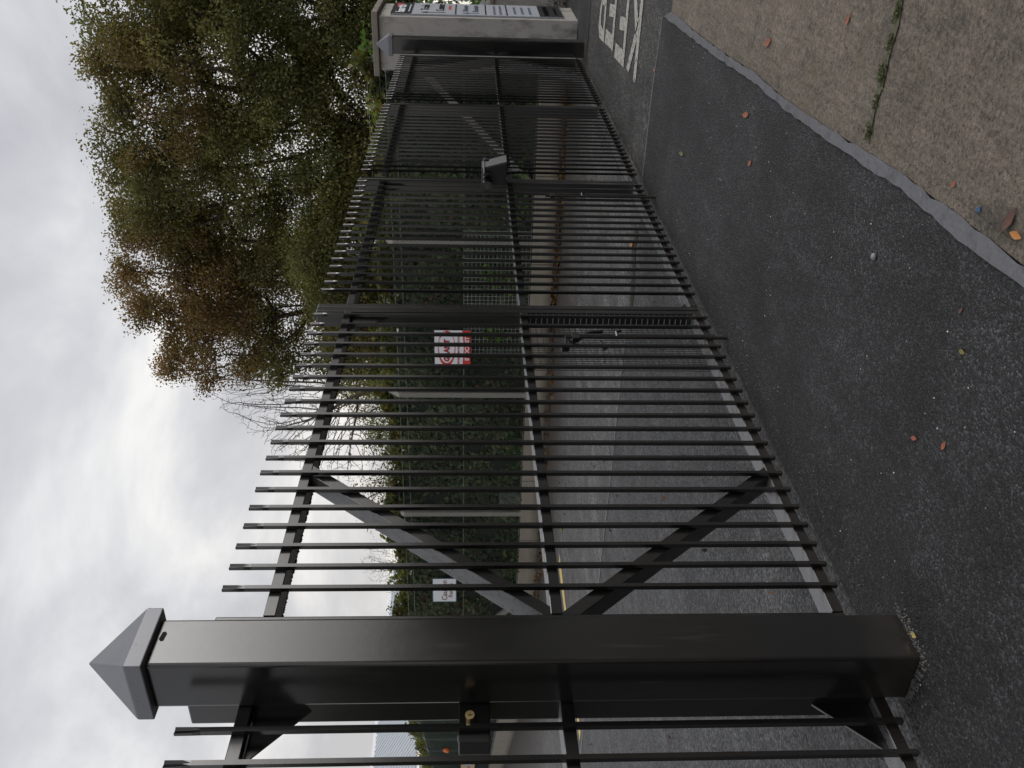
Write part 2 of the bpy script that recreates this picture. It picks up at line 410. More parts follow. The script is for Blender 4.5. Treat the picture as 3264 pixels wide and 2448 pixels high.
# the path's long edge follows the wobbly joint, covered by a strip of sealant
rs = random.Random(3)
def densify(pl):
    out = []
    for (a, b), (c_, d_) in zip(pl[:-1], pl[1:]):
        n = max(1, int(math.hypot(c_ - a, d_ - b) / 0.06))
        for i in range(n): out.append((a + (c_ - a) * i / n + rs.uniform(-.004, .004), b + (d_ - b) * i / n + rs.uniform(-.006, .006)))
    return out + [pl[-1]]
L1 = densify(SEAL); L2 = densify(SEALR)
pm = MB().sheet([(-8, 0.9)] + [(7.03, 0.9), (7.03, 1.07)] + SEALR[1:], 0.014).build('path_edge', M['path']); tag(pm, kind='structure')
sm = MB().sheet(L1 + L2, 0.018).build('joint_sealant', M['seal']); tag(sm, kind='structure')
# joint where the apron meets the road
o = MB().sheet([(7.36, 1.15), (7.385, 1.15), (7.475, 1.7), (7.49, 2.5), (7.465, 2.5), (7.445, 1.7)], 0.011).build('tarmac_joint', M['seal']); tag(o, kind='structure')
o = MB().sheet([(11.93, -6), (16, -6), (16, 2.3), (11.95, 2.45), (11.94, 1.7)], 0.005).build('dark_tarmac', M['dark']); tag(o, kind='structure')
t = NT('wet_gutter'); M['wet'] = t.pbsdf(t.mix(t.noise(5, 5), (0.028, 0.022, 0.016), (0.06, 0.05, 0.04)), 0.35, t.bump(t.noise(60), 0.2, 0.004))
def ribbon(pts, w0, z, jit, seed):
    r_ = random.Random(seed); a = []; b = []
    for (x, y) in pts:
        a.append((x - w0 * r_.uniform(1 - jit, 1 + jit), y)); b.append((x + w0 * r_.uniform(1 - jit, 1 + jit), y))
    return MB().sheet(a + b[::-1], z)
o = ribbon([(14.15 + 0.1 * math.sin(y * 1.7), y) for y in np.arange(3.0, 17.5, 0.3)], 0.33, 0.009, 0.35, 5).build('wet_gutter', M['wet']); tag(o, kind='structure')
o = ribbon([(7.52 - 0.02 * i, 2.95 + i * 0.09) for i in range(11)], 0.075, 0.0085, 0.4, 6).build('wet_rut', M['wet']); tag(o, kind='structure')
o = ribbon([(7.47 + 0.02 * math.sin(y * 3), y) for y in np.arange(4.0, 14.3, 0.25)], 0.03, 0.0085, 0.5, 8).build('yard_joint', M['seal']); tag(o, kind='structure')
# yellow line in the yard
o = MB().sheet([(7.6, 10.02), (8.6, 9.99), (9.95, 9.96), (10.95, 9.94), (10.95, 10.2), (9.95, 10.17), (8.6, 10.18), (7.6, 10.2)], 0.0095).build('yellow_line', M['yellow']); tag(o, kind='structure')
# KEEP, painted on the road, read facing the gate
def quad_letters():
    H = 0.80; b = 1.885 - H; T = 1.885
    m = MB()
    z = 0.006
    def rect(x0, x1, y0, y1): m.sheet([(x0, y0), (x1, y0), (x1, y1), (x0, y1)], z)
    s = 0.135
    x = 8.285                                                    # K
    rect(x, x + s, b, T - .02)
    m.sheet([(x + s, 1.50), (x + 0.42, T - 0.02), (x + 0.56, T - 0.04), (x + s, 1.31)], z)
    m.sheet([(x + 0.23, 1.50), (x + 0.62, b), (x + 0.46, b), (x + s, 1.37)], z)
    for x in (9.02, 9.80):                                       # E, E
        rect(x, x + 0.13, b, T)
        m.sheet([(x + .13, T - .145), (x + .62, T - .12), (x + .64, T + .03), (x + .13, T)], z)
        m.sheet([(x + .13, 1.445), (x + .46, 1.48), (x + .46, 1.61), (x + .13, 1.565)], z)
        rect(x + .13, x + .62, b, b + .13)
    x = 10.52                                                    # P
    rect(x, x + .13, b, T + .05)
    m.sheet([(x + .13, T - .07), (x + .34, T - .09), (x + .38, T + .06), (x + .13, T + .05)], z)
    m.sheet([(x + .34, T - .09), (x + .38, T + .06), (x + .54, T - .04), (x + .48, 1.62), (x + .38, 1.49), (x + .34, 1.58), (x + .38, 1.70)], z)
    rect(x + .13, x + .36, 1.46, 1.57)
    return m
o = quad_letters().build('road_lettering', M['mark']); tag(o, kind='structure')
def cpoly(pts): return [(x, y) for x, y in pts]

# ------------------------------------------------------------------ gate posts
def gate_post(x0, y0, label):
    x1, y1 = x0 + 0.2, y0 + 0.2
    t_ = thing('gate_post', ((x0 + x1) / 2, (y0 + y1) / 2, 0), label, 'gate post')
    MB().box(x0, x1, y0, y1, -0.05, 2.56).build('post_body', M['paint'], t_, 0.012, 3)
    cx, cy, w = (x0 + x1) / 2, (y0 + y1) / 2, 0.126
    m = MB()
    base = [(cx - w, cy - w), (cx + w, cy - w), (cx + w, cy + w), (cx - w, cy + w)]
    m.add([(x, y, 2.520) for x, y in base] + [(x, y, 2.574) for x, y in base] + [(cx, cy, 2.752)],
          [(3, 2, 1, 0)] + [(i, (i + 1) % 4, 4 + (i + 1) % 4, 4 + i) for i in range(4)] + [(4 + i, 4 + (i + 1) % 4, 8) for i in range(4)])
    m.build('post_cap', M['cap'], t_, 0.004, 2)
    pl = MB().prism_xz([(cx + .005, 2.492), (cx + .035, 2.488), (cx + .042, 2.494), (cx + .04, 2.503), (cx + .01, 2.507), (cx + .003, 2.5)], y0 - 0.002, y0 + 0.01)
    pl.build('drain_slot', M['hedgecore'], t_)
    return t_
gate_post(1.985, 2.265, 'thick square black gate post with pyramid cap, nearest, beside the brass lock')
gate_post(12.34, 2.265, 'slim looking square black gate post with pyramid cap, against the rendered sign pillar')

# ------------------------------------------------------------------ gates
YP = 2.455                    # pale centre line
YR0, YR1 = 2.466, 2.566       # rails
def pale_mesh():
    m = MB(); h = 0.009
    def ring(z, hx, hy, dent=0.0):
        # eight points, the middle of the front and back may be dented
        return [(-hx, -hy, z), (0, -hy + dent, z), (hx, -hy, z), (hx, 0, z), (hx, hy, z), (0, hy - dent, z), (-hx, hy, z), (-hx, 0, z)]
    rings = [ring(0.058, .006, .006), ring(0.063, h, h), ring(2.345, h, h), ring(2.372, .011, .0072, .0035), ring(2.428, .0125, .0058, .0044)]
    o0 = 0
    for r_ in rings: m.v += r_
    for i in range(len(rings) - 1):
        for k in range(8):
            m.f.append((i * 8 + k, i * 8 + (k + 1) % 8, i * 8 + 8 + (k + 1) % 8, i * 8 + 8 + k))
    m.f.append(tuple(range(7, -1, -1))); n = len(rings) - 1
    m.f.append(tuple(n * 8 + k for k in range(8)))
    return m
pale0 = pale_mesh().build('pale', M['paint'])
pale_used = [False]
def add_pale(parent, x, idx):
    if not pale_used[0]: o = pale0; pale_used[0] = True
    else:
        o = pale0.copy(); col.objects.link(o)
    r_ = random.Random(idx * 13 + 5)
    o.parent = parent; o.matrix_parent_inverse = parent.matrix_basis.inverted()
    o.location = (x, YP, r_.uniform(-.002, .002)); o.rotation_euler = (r_.uniform(-.0008, .0008), r_.uniform(-.001, .001), r_.uniform(-.02, .02))
    return o
def bar_xz(a, b, w, y0, y1):
    a = Vector((a[0], a[1])); b = Vector((b[0], b[1])); d = (b - a).normalized(); n = Vector((-d.y, d.x)) * w / 2
    return MB().prism_xz([tuple(a + n), tuple(b + n), tuple(b - n), tuple(a - n)], y0, y1)
def weld_bumps(x0, x1, z, y, seed):
    """row of rough weld beads along the back lower edge of a rail"""
    r_ = random.Random(seed); m = MB(); x = x0
    while x < x1:
        w = r_.uniform(.006, .014); h = r_.uniform(.001, .006)
        m.add([(x, y - .004, z + .001), (x + w, y - .004, z + .001), (x + w * .5, y - .004, z - h), (x, y + .003, z + .001), (x + w, y + .003, z + .001), (x + w * .5, y + .003, z - h)],
              [(0, 1, 2), (3, 5, 4), (0, 3, 4, 1), (1, 4, 5, 2), (2, 5, 3, 0)])
        x += w * 1.05
    return m
def gate_leaf(x0, x1, pales, label, braces=None, gussets=(), name='gate_leaf', cat='gate', group=None, stiles=(True, True)):
    t_ = thing(name, ((x0 + x1) / 2, 2.51, 0), label, cat, group)
    sw = 0.05
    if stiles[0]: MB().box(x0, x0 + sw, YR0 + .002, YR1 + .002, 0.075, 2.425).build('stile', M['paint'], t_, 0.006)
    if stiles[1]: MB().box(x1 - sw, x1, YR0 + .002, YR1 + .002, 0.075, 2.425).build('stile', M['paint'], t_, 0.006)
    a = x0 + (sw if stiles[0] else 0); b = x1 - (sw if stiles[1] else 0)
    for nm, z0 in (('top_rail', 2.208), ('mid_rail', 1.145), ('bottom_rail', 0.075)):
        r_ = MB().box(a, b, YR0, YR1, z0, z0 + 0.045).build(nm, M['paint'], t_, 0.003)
        if nm == 'top_rail' and x0 < 5.5:
            weld_bumps(a + .005, b - .005, z0, YR1, int(x0 * 10)).build('weld_seam', M['paint'], r_)
    for i, x in enumerate(pales): add_pale(t_, x, i + int(x * 7))
    for (p, q) in (braces or []):
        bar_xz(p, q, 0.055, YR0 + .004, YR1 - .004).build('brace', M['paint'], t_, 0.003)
    for tri in gussets:
        gs = MB().prism_xz(tri, 2.505, 2.513).build('gusset', M['paint'], t_)
    return t_
GRP = 'tall leaves of the black folding gate'
leafP = gate_leaf(-0.55, 2.05, [1.888 - 0.12 * i for i in range(20)], 'black barred gate leaf carrying the lock box with brass cylinder', name='gate_leaf',
                  gussets=[[(2.0, 2.205), (1.80, 2.205), (2.0, 2.02)], [(2.0, 0.122), (1.80, 0.122), (2.0, 0.32)]])
leafB = gate_leaf(2.34, 4.918, [2.518 + 0.12 * i for i in range(20)], 'black barred gate leaf with two diagonal braces and a mesh guard by the near post',
                  braces=[((2.375, 1.165), (3.30, 2.228)), ((2.375, 1.135), (3.30, 0.09))],
                  gussets=[[(4.87, 2.205), (4.66, 2.205), (4.87, 1.99)]])
leafC = gate_leaf(4.926, 7.32, [5.133 + 0.1225 * i for i in range(18)], 'black barred gate leaf between the mesh lock guard and the lit-faced lock shroud',
                  gussets=[[(4.975, .122), (5.09, .122), (4.975, .22)], [(7.27, 2.205), (7.10, 2.205), (7.27, 2.02)]])
leafD = gate_leaf(7.33, 9.79, [7.51 + 0.12 * i for i in range(19)], 'black barred gate leaf just beyond the lit-faced lock shroud')
leafE = gate_leaf(9.80, 12.30, [9.94 + 0.12 * i for i in range(19)], 'black barred gate leaf farthest off, hung on the post beside the sign pillar',
                  braces=[((12.265, 1.165), (11.35, 2.228)), ((12.265, 1.135), (11.35, 0.09))])
# lock box with brass cylinder on the near leaf
lb = MB().box(1.845, 2.048, 2.468, 2.540, 1.425, 1.528).build('lock_box', M['blackplastic'], leafP, 0.004)
cyl = MB().tube([(1.930, 2.485, 1.489), (1.922, 2.438, 1.492)], 0.0155, 20).build('lock_cylinder', M['brass'], lb, 0)
body = MB().box(1.886, 1.925, 2.444, 2.480, 1.489, 1.504).build('cylinder_body', M['brass'], lb, 0.004)
sl = MB().box(1.9195, 1.9225, 2.4365, 2.4385, 1.486, 1.497).build('keyhole', M['brassdark'], lb)
edge = MB().box(1.846, 1.90, 2.470, 2.475, 1.5285, 1.531).build('lit_box_edge', M['steel'], lb)  # pale strip painting the light on the box's top edge
# mesh guard round the lock on the second leaf
m = MB(); gx0, gx1, gz0, gz1, gy = 4.34, 4.865, 0.125, 1.14, 2.560
for i in range(int((gx1 - gx0) / .0255) + 1):
    x = gx0 + i * .0255; m.box(x - .0016, x + .0016, gy, gy + .003, gz0, gz1)
for i in range(int((gz1 - gz0) / .0345) + 1):
    z = gz0 + i * .0345; m.box(gx0, gx1, gy + .003, gy + .006, z - .0016, z + .0016)
lg = m.build('lock_guard', M['blackmatt'], leafB)
m = MB()
for i in range(int((gz1 - gz0) / .0345) + 1):       # side of the guard, pale wire colour painting in its light
    z = gz0 + i * .0345; m.box(4.864, 4.868, 2.475, gy, z - .0022, z + .0022)
m.build('lit_guard_side', M['galv'], lg)
def bolt(parent, x, z1):
    b_ = MB().tube([(x, 2.432, 0.004), (x, 2.432, z1)], 0.0105, 10).build('drop_bolt', M['paint'], parent)
    MB().tube([(x, 2.432, z1 - .3), (x + .05, 2.425, z1 - .3), (x + .06, 2.42, z1 - .33)], 0.008, 8).build('bolt_handle', M['paint'], b_)
    MB().box(x - .03, x + .03, 2.420, 2.446, z1 - .08, z1 - .04).build('bolt_guide', M['paint'], b_)
    return b_
bolt(leafB, 4.497, 0.95); bolt(leafC, 6.864, 0.90)
MB().tube([(4.73, 2.52, .70), (4.71, 2.52, .78), (4.543, 2.50, .908), (4.47, 2.49, .935), (4.432, 2.48, .94), (4.425, 2.475, .975)], .013, 8, True).build('latch_lever', M['paint'], leafB)
MB().tube([(4.60, 2.53, .90), (4.60, 2.49, .93), (4.47, 2.485, .945)], .008, 8).build('latch_pin', M['paint'], leafB)
MB().tube([(4.62, 2.53, .72), (4.46, 2.48, .722)], [.008, .008], 8).build('latch_pin', M['paint'], leafB)
MB().tube([(4.475, 2.482, .722), (4.455, 2.474, .722)], [.02, .018], 12).build('latch_knob', M['blackplastic'], leafB)
# lock shroud with front face painted lit grey and black rollers where the two middle leaves meet
sh = thing('lock_shroud', (7.2, 2.4, 1.3), 'black lock shroud with front plate painted lit grey and black rollers on the gate', 'lock')
MB().add([(7.115, 2.30, 1.405), (7.30, 2.30, 1.405), (7.115, 2.245, 1.20), (7.30, 2.245, 1.20), (7.115, 2.445, 1.405), (7.30, 2.445, 1.405), (7.115, 2.445, 1.20), (7.30, 2.445, 1.20)],
         [(0, 1, 3, 2), (4, 6, 7, 5), (0, 4, 5, 1), (2, 3, 7, 6), (0, 2, 6, 4), (1, 5, 7, 3)]).build('housing', M['blackplastic'], sh, 0.006)
MB().add([(7.118, 2.294, 1.402), (7.297, 2.294, 1.402), (7.118, 2.2395, 1.203), (7.297, 2.2395, 1.203), (7.118, 2.299, 1.402), (7.297, 2.299, 1.402), (7.118, 2.245, 1.203), (7.297, 2.245, 1.203)],
         [(0, 1, 3, 2), (4, 6, 7, 5), (0, 4, 5, 1), (2, 3, 7, 6), (0, 2, 6, 4), (1, 5, 7, 3)]).build('front_plate', M['plate'], sh)
for y, r_ in ((2.215, .026), (2.335, .034), (2.372, .036)):
    MB().tube([(7.085, y - .007, 1.372), (7.085, y + .007, 1.372)], r_, 20).build('roller', M['blackplastic'], sh)
w = MB().tube([(7.055, 2.425, 1.36), (7.025, 2.418, 1.36)], .042, 24).build('roller', M['blackplastic'], sh)
MB().tube([(7.025, 2.418, 1.36), (7.018, 2.416, 1.36)], .02, 12).build('roller_hub', M['paint'], w)
MB().tube([(7.085, 2.205, 1.385), (7.085, 2.44, 1.385)], .009, 10).build('shaft', M['steel'], sh)
MB().prism_xz([(7.13, 1.20), (7.19, 1.20), (7.19, 1.10), (7.16, 1.085), (7.13, 1.11)], 2.318, 2.326).build('bracket', M['plate'], sh)

# ------------------------------------------------------------------ sign pillar and walls beyond
pil = thing('sign_pillar', (13.8, 2.5, 0), 'stained cream rendered pillar with flat stone coping at the far end of the gate', 'pillar')
MB().box(13.25, 14.36, 2.15, 2.86, -0.05, 2.78).build('rendered_wall', M['wall'], pil, 0.012)
MB().box(13.17, 14.44, 2.08, 2.94, 2.782, 2.865).build('coping', M['coping'], pil, 0.012)
lw = thing('boundary_wall', (18, 2.3, 0), 'low grey rendered wall running on behind the sign pillar', 'wall')
MB().box(15.2, 24, 2.12, 2.4, -0.05, 1.13).build('rendered_wall', M['wall'], lw, 0.01)
MB().box(15.15, 24, 2.07, 2.45, 1.132, 1.20).build('coping', M['coping'], lw, 0.01)
bp = thing('stone_pier', (14.75, 3.3, 0), 'short stone pier showing its pale top behind the sign pillar', 'pillar')
MB().box(14.95, 15.35, 2.9, 3.25, 0, 2.9).build('pier_body', M['coping'], bp, 0.01)
MB().box(14.91, 15.39, 2.86, 3.29, 2.902, 3.0).build('coping', M['coping'], bp, 0.01)

sg = thing('trade_sign', (13.83, 2.14, 0.2), 'tall white and black shop sign fixed to the front of the rendered pillar', 'sign')
SX0, SX1, SZ0, SZ1, SY = 13.37, 14.30, 0.19, 2.62, 2.148
def fz(f): return SZ1 - f * (SZ1 - SZ0)
MB().box(SX0, SX1, SY - .022, SY, SZ0, SZ1).build('board', M['signpale'], sg, 0.002)
yf = SY - 0.0235
def srect(nm, x0, x1, f0, f1, mat, d=0): MB().box(x0, x1, yf - .0012 - d, yf + .0012, fz(f1), fz(f0)).build(nm, mat, sg)
srect('header_panel', SX0, SX1, 0.0, 0.12, M['signblack'])
srect('red_square', SX0 + .58, SX0 + .86, 0.022, 0.058, M['signred'], .001)
text_obj('header_text', 'bassetts', 0.17, (SX0 + .40, yf - .0035, fz(.075)), M['white'], sg, bold=.006, width=.62)
srect('header_strapline', SX0 + .16, SX0 + .76, .098, .106, M['paleblue'], .001)
text_obj('sign_text', 'Trade', 0.17, (SX0 + .55, yf - .0025, fz(.215)), M['signblack'], sg, width=.46)
text_obj('sign_text', 'Counter', 0.17, (SX0 + .57, yf - .0025, fz(.305)), M['signblack'], sg, width=.60)
srect('red_text_line', SX0 + .40, SX0 + .74, 0.330, 0.345, M['signred'])
def arrow(x, f0, f1, mat):
    MB().prism_xz([(x - .015, fz(f1)), (x + .015, fz(f1)), (x + .015, fz(f0 + .04)), (x + .07, fz(f0 + .04)), (x, fz(f0)), (x - .07, fz(f0 + .04)), (x - .015, fz(f0 + .04))], yf - .002, yf + .001).build('arrow', mat, sg)
arrow(SX0 + .13, .17, .315, M['signblack'])
for f in (.373, .548, .672): srect('divider', SX0 + .03, SX1 - .03, f - .004, f + .004, M['signblack'])
text_obj('sign_text', 'Bathroom', 0.12, (SX0 + .52, yf - .0025, fz(.445)), M['signblue'], sg, width=.5)
text_obj('sign_text', 'Showroom', 0.12, (SX0 + .52, yf - .0025, fz(.505)), M['signblue'], sg, width=.56)
arrow(SX0 + .13, .41, .51, M['signblue'])
rr = random.Random(4)
def smudge(f, x0, x1, h, mat):      # lines of small print, too small to read
    x = x0
    while x < x1:
        w_ = rr.uniform(.04, .11); srect('small_print', x, min(x + w_, x1), f - h / 2, f + h / 2, mat); x += w_ + .028
for f in (.60, .635): smudge(f, SX0 + .08, SX1 - .12, .014, M['signblue'])
for f in (.72, .765, .81): smudge(f, SX0 + .14, SX1 - .2, .015, M['signblue'])
srect('footer_panel', SX0, SX1, .862, .998, M['signblack'])
smudge(.905, SX0 + .08, SX1 - .1, .028, M['white'])
smudge(.962, SX0 + .14, SX1 - .18, .016, M['white'])
bpy.context.view_layer.update()

# ------------------------------------------------------------------ plinth and chain link fence across the yard
FX = 14.68
wall = MB().box(14.64, 14.90, 2.95, 17.75, -0.05, 0.39).build('low_wall', M['plinth'], None, 0.012)
tag(wall, 'low weathered concrete wall under the chain link fence across the yard', 'wall')
NE = Vector((0.52, 0.86, 0)).normalized()
fen = thing('chain_link_fence', (FX, 10, 0.39), 'green chain link fence on cranked concrete posts standing on the low concrete wall', 'fence')
def crank_post(y, strut=0, parent=fen, x=FX + .10, z0=.38):
    m = MB().box(x - .055, x + .055, y - .055, y + .055, z0, 2.86)
    m.hexa([(x - .055, y - .055, 2.86), (x + .055, y - .055, 2.86), (x + .055, y + .055, 2.86), (x - .055, y + .055, 2.86)],
           [(x + .24, y - .05, 3.20), (x + .32, y - .05, 3.16), (x + .32, y + .05, 3.16), (x + .24, y + .05, 3.20)])
    m.build('concrete_post', M['concrete'], parent, 0.006)
    if strut:
        a = Vector((x, y + .06 * strut, 2.25)); b = Vector((x, y + 1.95 * strut, .38))
        s_ = MB(); w_ = .055; nrm = Vector((0, .69 * strut, .72)) * w_
        q = [a + nrm, a - nrm, b - nrm, b + nrm]
        s_.hexa([(x - .05, v.y, v.z) for v in q], [(x + .05, v.y, v.z) for v in q])
        s_.build('strut', M['concrete'], parent, 0.005)
for y in (12.25, 9.27, 6.12): crank_post(y)
crank_post(3.14, 1); crank_post(15.9 + .95, -1)
# diamond mesh
def diamond(y0, y1, z0, z1, pitch, r_, place):
    V = []; F = []
    H = z1 - z0
    def wire(a, b):
        pa, pb = np.array(place(*a)), np.array(place(*b))
        d = pb - pa; d /= np.linalg.norm(d)
        u = np.cross(d, (0, 0, 1)); u /= np.linalg.norm(u); w_ = np.cross(d, u)
        o = len(V)
        for p_ in (pa, pb):
            for k in range(3):
                an = 2.094 * k; V.append(p_ + r_ * (u * math.cos(an) + w_ * math.sin(an)))
        for k in range(3): F.append((o + k, o + (k + 1) % 3, o + 3 + (k + 1) % 3, o + 3 + k))
    s_ = y0 - H
    while s_ < y1:
        for sg_ in (1, -1):
            ya, yb = (s_, s_ + H) if sg_ > 0 else (s_ + H, s_)
            za, zb = z0, z1
            # clip
            def clip(ya, za, yb, zb):
                for lim, lo in ((y0, True), (y1, False)):
                    ina, inb = (ya >= lim, yb >= lim) if lo else (ya <= lim, yb <= lim)
                    if not ina and not inb: return None
                    if ina != inb:
                        f_ = (lim - ya) / (yb - ya); ym, zm = lim, za + f_ * (zb - za)
                        if ina: yb, zb = ym, zm
                        else: ya, za = ym, zm
                return ya, za, yb, zb
            r2 = clip(ya, za, yb, zb)
            if r2 and abs(r2[0] - r2[2]) > .01: wire((r2[0], r2[1]), (r2[2], r2[3]))
        s_ += pitch
    return np.array(V), np.array(F)
V, F = diamond(3.1, 16.85, .42, 2.84, .078, .0024, lambda y, z: (FX, y, z))
np_mesh('chain_link', V, F, M['greenwire'], fen)
m = MB()
for z in (.42, 1.6, 2.70, 2.84): m.tube([(FX - .004, 3.1, z), (FX - .004, 16.85, z)], .0035, 4)
for k, (dx, dz) in enumerate(((.12, 2.95), (.21, 3.06), (.29, 3.17))): m.tube([(FX + .10 + dx - .06, 3.1, dz), (FX + .10 + dx - .06, 16.85, dz)], .003, 4)
m.build('line_wire', M['galv'], fen)
m = MB(); py0, py1, pz0, pz1 = 5.85, 8.33, .42, 1.60
y = py0
while y <= py1: m.box(FX - .018, FX - .013, y - .003, y + .003, pz0, pz1); y += .074
z = pz0
while z <= pz1: m.box(FX - .023, FX - .018, py0, py1, z - .003, z + .003); z += .074
m.build('mesh_panel', M['galv'], fen)
m = MB()
V, F = diamond(11.55, 12.0, .44, .86, .075, .004, lambda y, z: (FX - .012, y, z)); np_mesh('mended_patch', V, F, M['galv'], fen)

# signs on the fence
def flat_ellipse(cx, cz, a, b, n=48, t0=0, t1=2 * math.pi): return [(cx + a * math.cos(t0 + (t1 - t0) * i / n), cz + b * math.sin(t0 + (t1 - t0) * i / n)) for i in range(n + 1)]
s1 = thing('stockist_sign', (FX - .03, 8.17, 1.8), 'square white sign with a red oval logo and red band on the chain fence', 'sign')
Y0, Y1, Z0, Z1 = 8.57, 7.80, 1.475, 2.145      # left edge has the larger Y
W, Hh = Y0 - Y1, Z1 - Z0
def P1(u, v, d=0): return (FX - .036 - d, Y0 - u * W, Z1 - v * Hh)
MB().box(FX - .034, FX - .030, Y1, Y0, Z0, Z1).build('board', M['white'], s1)
def flatpoly(nm, pts, mat, parent, P, d=0.0):
    m_ = MB(); n = len(pts)
    a = [P(u, v, d) for u, v in pts]; b = [P(u, v, d - .0018) for u, v in pts]
    m_.hexa(a, b); return m_.build(nm, mat, parent)
band = [(0, .775), (.15, .785), (.35, .805), (.5, .81), (.65, .805), (.85, .785), (1, .765), (1, 1), (0, 1)]
flatpoly('red_band', band, M['red'], s1, P1)
# crescent ring: outer and inner ellipse of different centres
def ring(nm, o_, i_, mat, parent, P, d, n=56, t0=0.0, t1=2 * math.pi):
    m_ = MB(); A = flat_ellipse(*o_, n, t0, t1); B = flat_ellipse(*i_, n, t0, t1)
    for k in range(n):
        m_.hexa([P(*A[k], d), P(*A[k + 1], d), P(*B[k + 1], d), P(*B[k], d)], [P(*A[k], d - .0018), P(*A[k + 1], d - .0018), P(*B[k + 1], d - .0018), P(*B[k], d - .0018)])
    return m_.build(nm, mat, parent)
ring('oval_logo', (.50, .335, .495, .245), (.535, .335, .44, .222), M['red'], s1, P1, .0005)
flatpoly('logo_wing', [(.86, .305), (.99, .305), (.985, .38), (.95, .44), (.88, .50), (.83, .525), (.86, .42)], M['red'], s1, P1, .0012)
flatpoly('logo_tail', [(.80, .13), (.86, .155), (.93, .20), (.86, .20), (.79, .17)], M['red'], s1, P1, .0012)
yd = (0, -1, 0)
text_obj('logo_text', 'GRANT', .135, P1(.45, .405, .0022), M['darkred'], s1, yd, bold=.008, width=W * .62)
text_obj('tagline', 'EFFICIENT HEATING SOLUTIONS', .05, P1(.5, .69, .0022), M['darkred'], s1, yd, bold=.001, width=W * .90)
text_obj('band_text', 'STOCKIST', .105, P1(.5, .955, .0022), M['white'], s1, yd, bold=.004, width=W * .66)
s2 = thing('caution_sign', (FX - .03, 14.36, 2.0), 'small white warning sign with brown lettering about ramps on the chain link fence', 'sign')
CY0, CY1, CZ0, CZ1 = 14.70, 14.02, 1.77, 2.275
def P2(u, v, d=0): return (FX - .036 - d, CY0 - u * (CY0 - CY1), CZ1 - v * (CZ1 - CZ0))
MB().box(FX - .034, FX - .030, CY1 - .02, CY0 + .02, CZ0 - .02, CZ1 + .02).build('frame', M['teal'], s2)
MB().box(FX - .0352, FX - .0342, CY1, CY0, CZ0, CZ1).build('board', M['white'], s2)
text_obj('warning_text', 'Caution', .17, P2(.5, .61, .0012), M['brownink'], s2, yd, bold=.003, width=.60)
text_obj('warning_text', 'Ramps', .13, P2(.5, .85, .0012), M['brownink'], s2, yd, bold=.002, width=.42)

# ------------------------------------------------------------------ fence and plinth that run off to the left
A0, A1 = Vector((14.72, 17.62, 0)), Vector((26.6, 38.9, 0))
D = (A1 - A0).normalized(); N = Vector((D.y, -D.x, 0)) * -1     # N points to the yard side
LEN = (A1 - A0).length
def along(s_, off=0, z=0): p_ = A0 + D * s_ - N * off; return (p_.x, p_.y, z)
m = MB().hexa([along(0, 0, -.05), along(LEN, 0, -.05), along(LEN, .3, -.05), along(0, .3, -.05)], [along(0, 0, .56), along(LEN, 0, .60), along(LEN, .3, .60), along(0, .3, .56)])
o = m.build('low_wall', M['plinth'], None, .01); tag(o, 'taller concrete wall under the green mesh fence running away beyond the near post', 'wall')
f2 = thing('mesh_fence', along(6, 0, .56), 'dark green fine mesh fence on cranked green posts beyond the lock box', 'fence')
V, F = diamond(0, LEN, .6, 2.9, .06, .0024, lambda s_, z: along(s_, .05, z))
np_mesh('fence_mesh', V, F, M['greenwire'], f2)
for s_ in np.arange(.8, LEN, 2.9):
    MB().tube([along(s_, .09, .55), along(s_, .09, 2.9), along(s_, .42, 3.3)], .035, 6).build('cranked_post', M['galv'], f2)
m = MB()
for z in (.62, 1.75, 2.9): m.tube([along(0, .045, z), along(LEN, .045, z)], .006, 4)
m.build('line_wire', M['galv'], f2)
ob = MB().tube([along(11.35, -.03, 2.37), along(11.32, -.03, 2.34), along(11.25, -.04, 2.27), along(11.18, -.05, 2.20), along(11.13, -.04, 2.14), along(11.12, -.04, 2.12)], [.004, .03, .075, .10, .07, .01], 14).build('fence_float', M['orange'], None, 0, 2, True)
tag(ob, 'small bright orange teardrop-shaped float caught on the green mesh fence', 'float')
bd = thing('notice_board', along(16.6, -.02, 1.5), 'tan notice board with a pale blue print on the green mesh fence', 'sign')
def PB(u, v, d=0): return along(17.6 - u * 2.0, -.03 - d, 1.74 - v * .54)
def bpoly(nm, pts, mat, d): MB().hexa([PB(u, v, d) for u, v in pts], [PB(u, v, d - .01) for u, v in pts]).build(nm, mat, bd)
bpoly('board', [(0, 0), (1, 0), (1, 1), (0, 1)], M['tan'], .0)
bpoly('blue_print', [(.72, .34), (.97, .30), (.98, .78), (.76, .70)], M['paleblue'], .004)
bpoly('mauve_print', [(.45, .48), (.72, .46), (.72, .62), (.45, .66)], M['mauve'], .006)
# ribbed building behind
bl = thing('ribbed_building', (33, 50, 0), 'pale ribbed metal roofed shed rising behind the green mesh fence', 'building')
RX0, RX1, RY, RZ = 20.0, 48.0, 45.0, 6.75
sl_ = math.tan(R(23.5)); dy = 6.5
m = MB(); n = 92; w_ = (RX1 - RX0) / n
for i in range(n):
    xa, xb, xc, xd = RX0 + i * w_, RX0 + (i + .42) * w_, RX0 + (i + .55) * w_, RX0 + (i + .87) * w_
    prof = [(xa, 0), (xb, 0), (xc, .09), (xd, .09), (RX0 + (i + 1) * w_, 0)]
    for (p, h1), (q, h2) in zip(prof[:-1], prof[1:]):
        m.add([(p, RY, RZ + h1), (q, RY, RZ + h2), (q, RY - dy, RZ + h2 - dy * sl_), (p, RY - dy, RZ + h1 - dy * sl_)], [(0, 1, 2, 3)])
m.build('ribbed_roof', M['roofsheet'], bl)
MB().box(RX0, RX1, RY - .05, RY + .3, RZ + .02, RZ + .22).build('ridge_trim', M['trim'], bl)
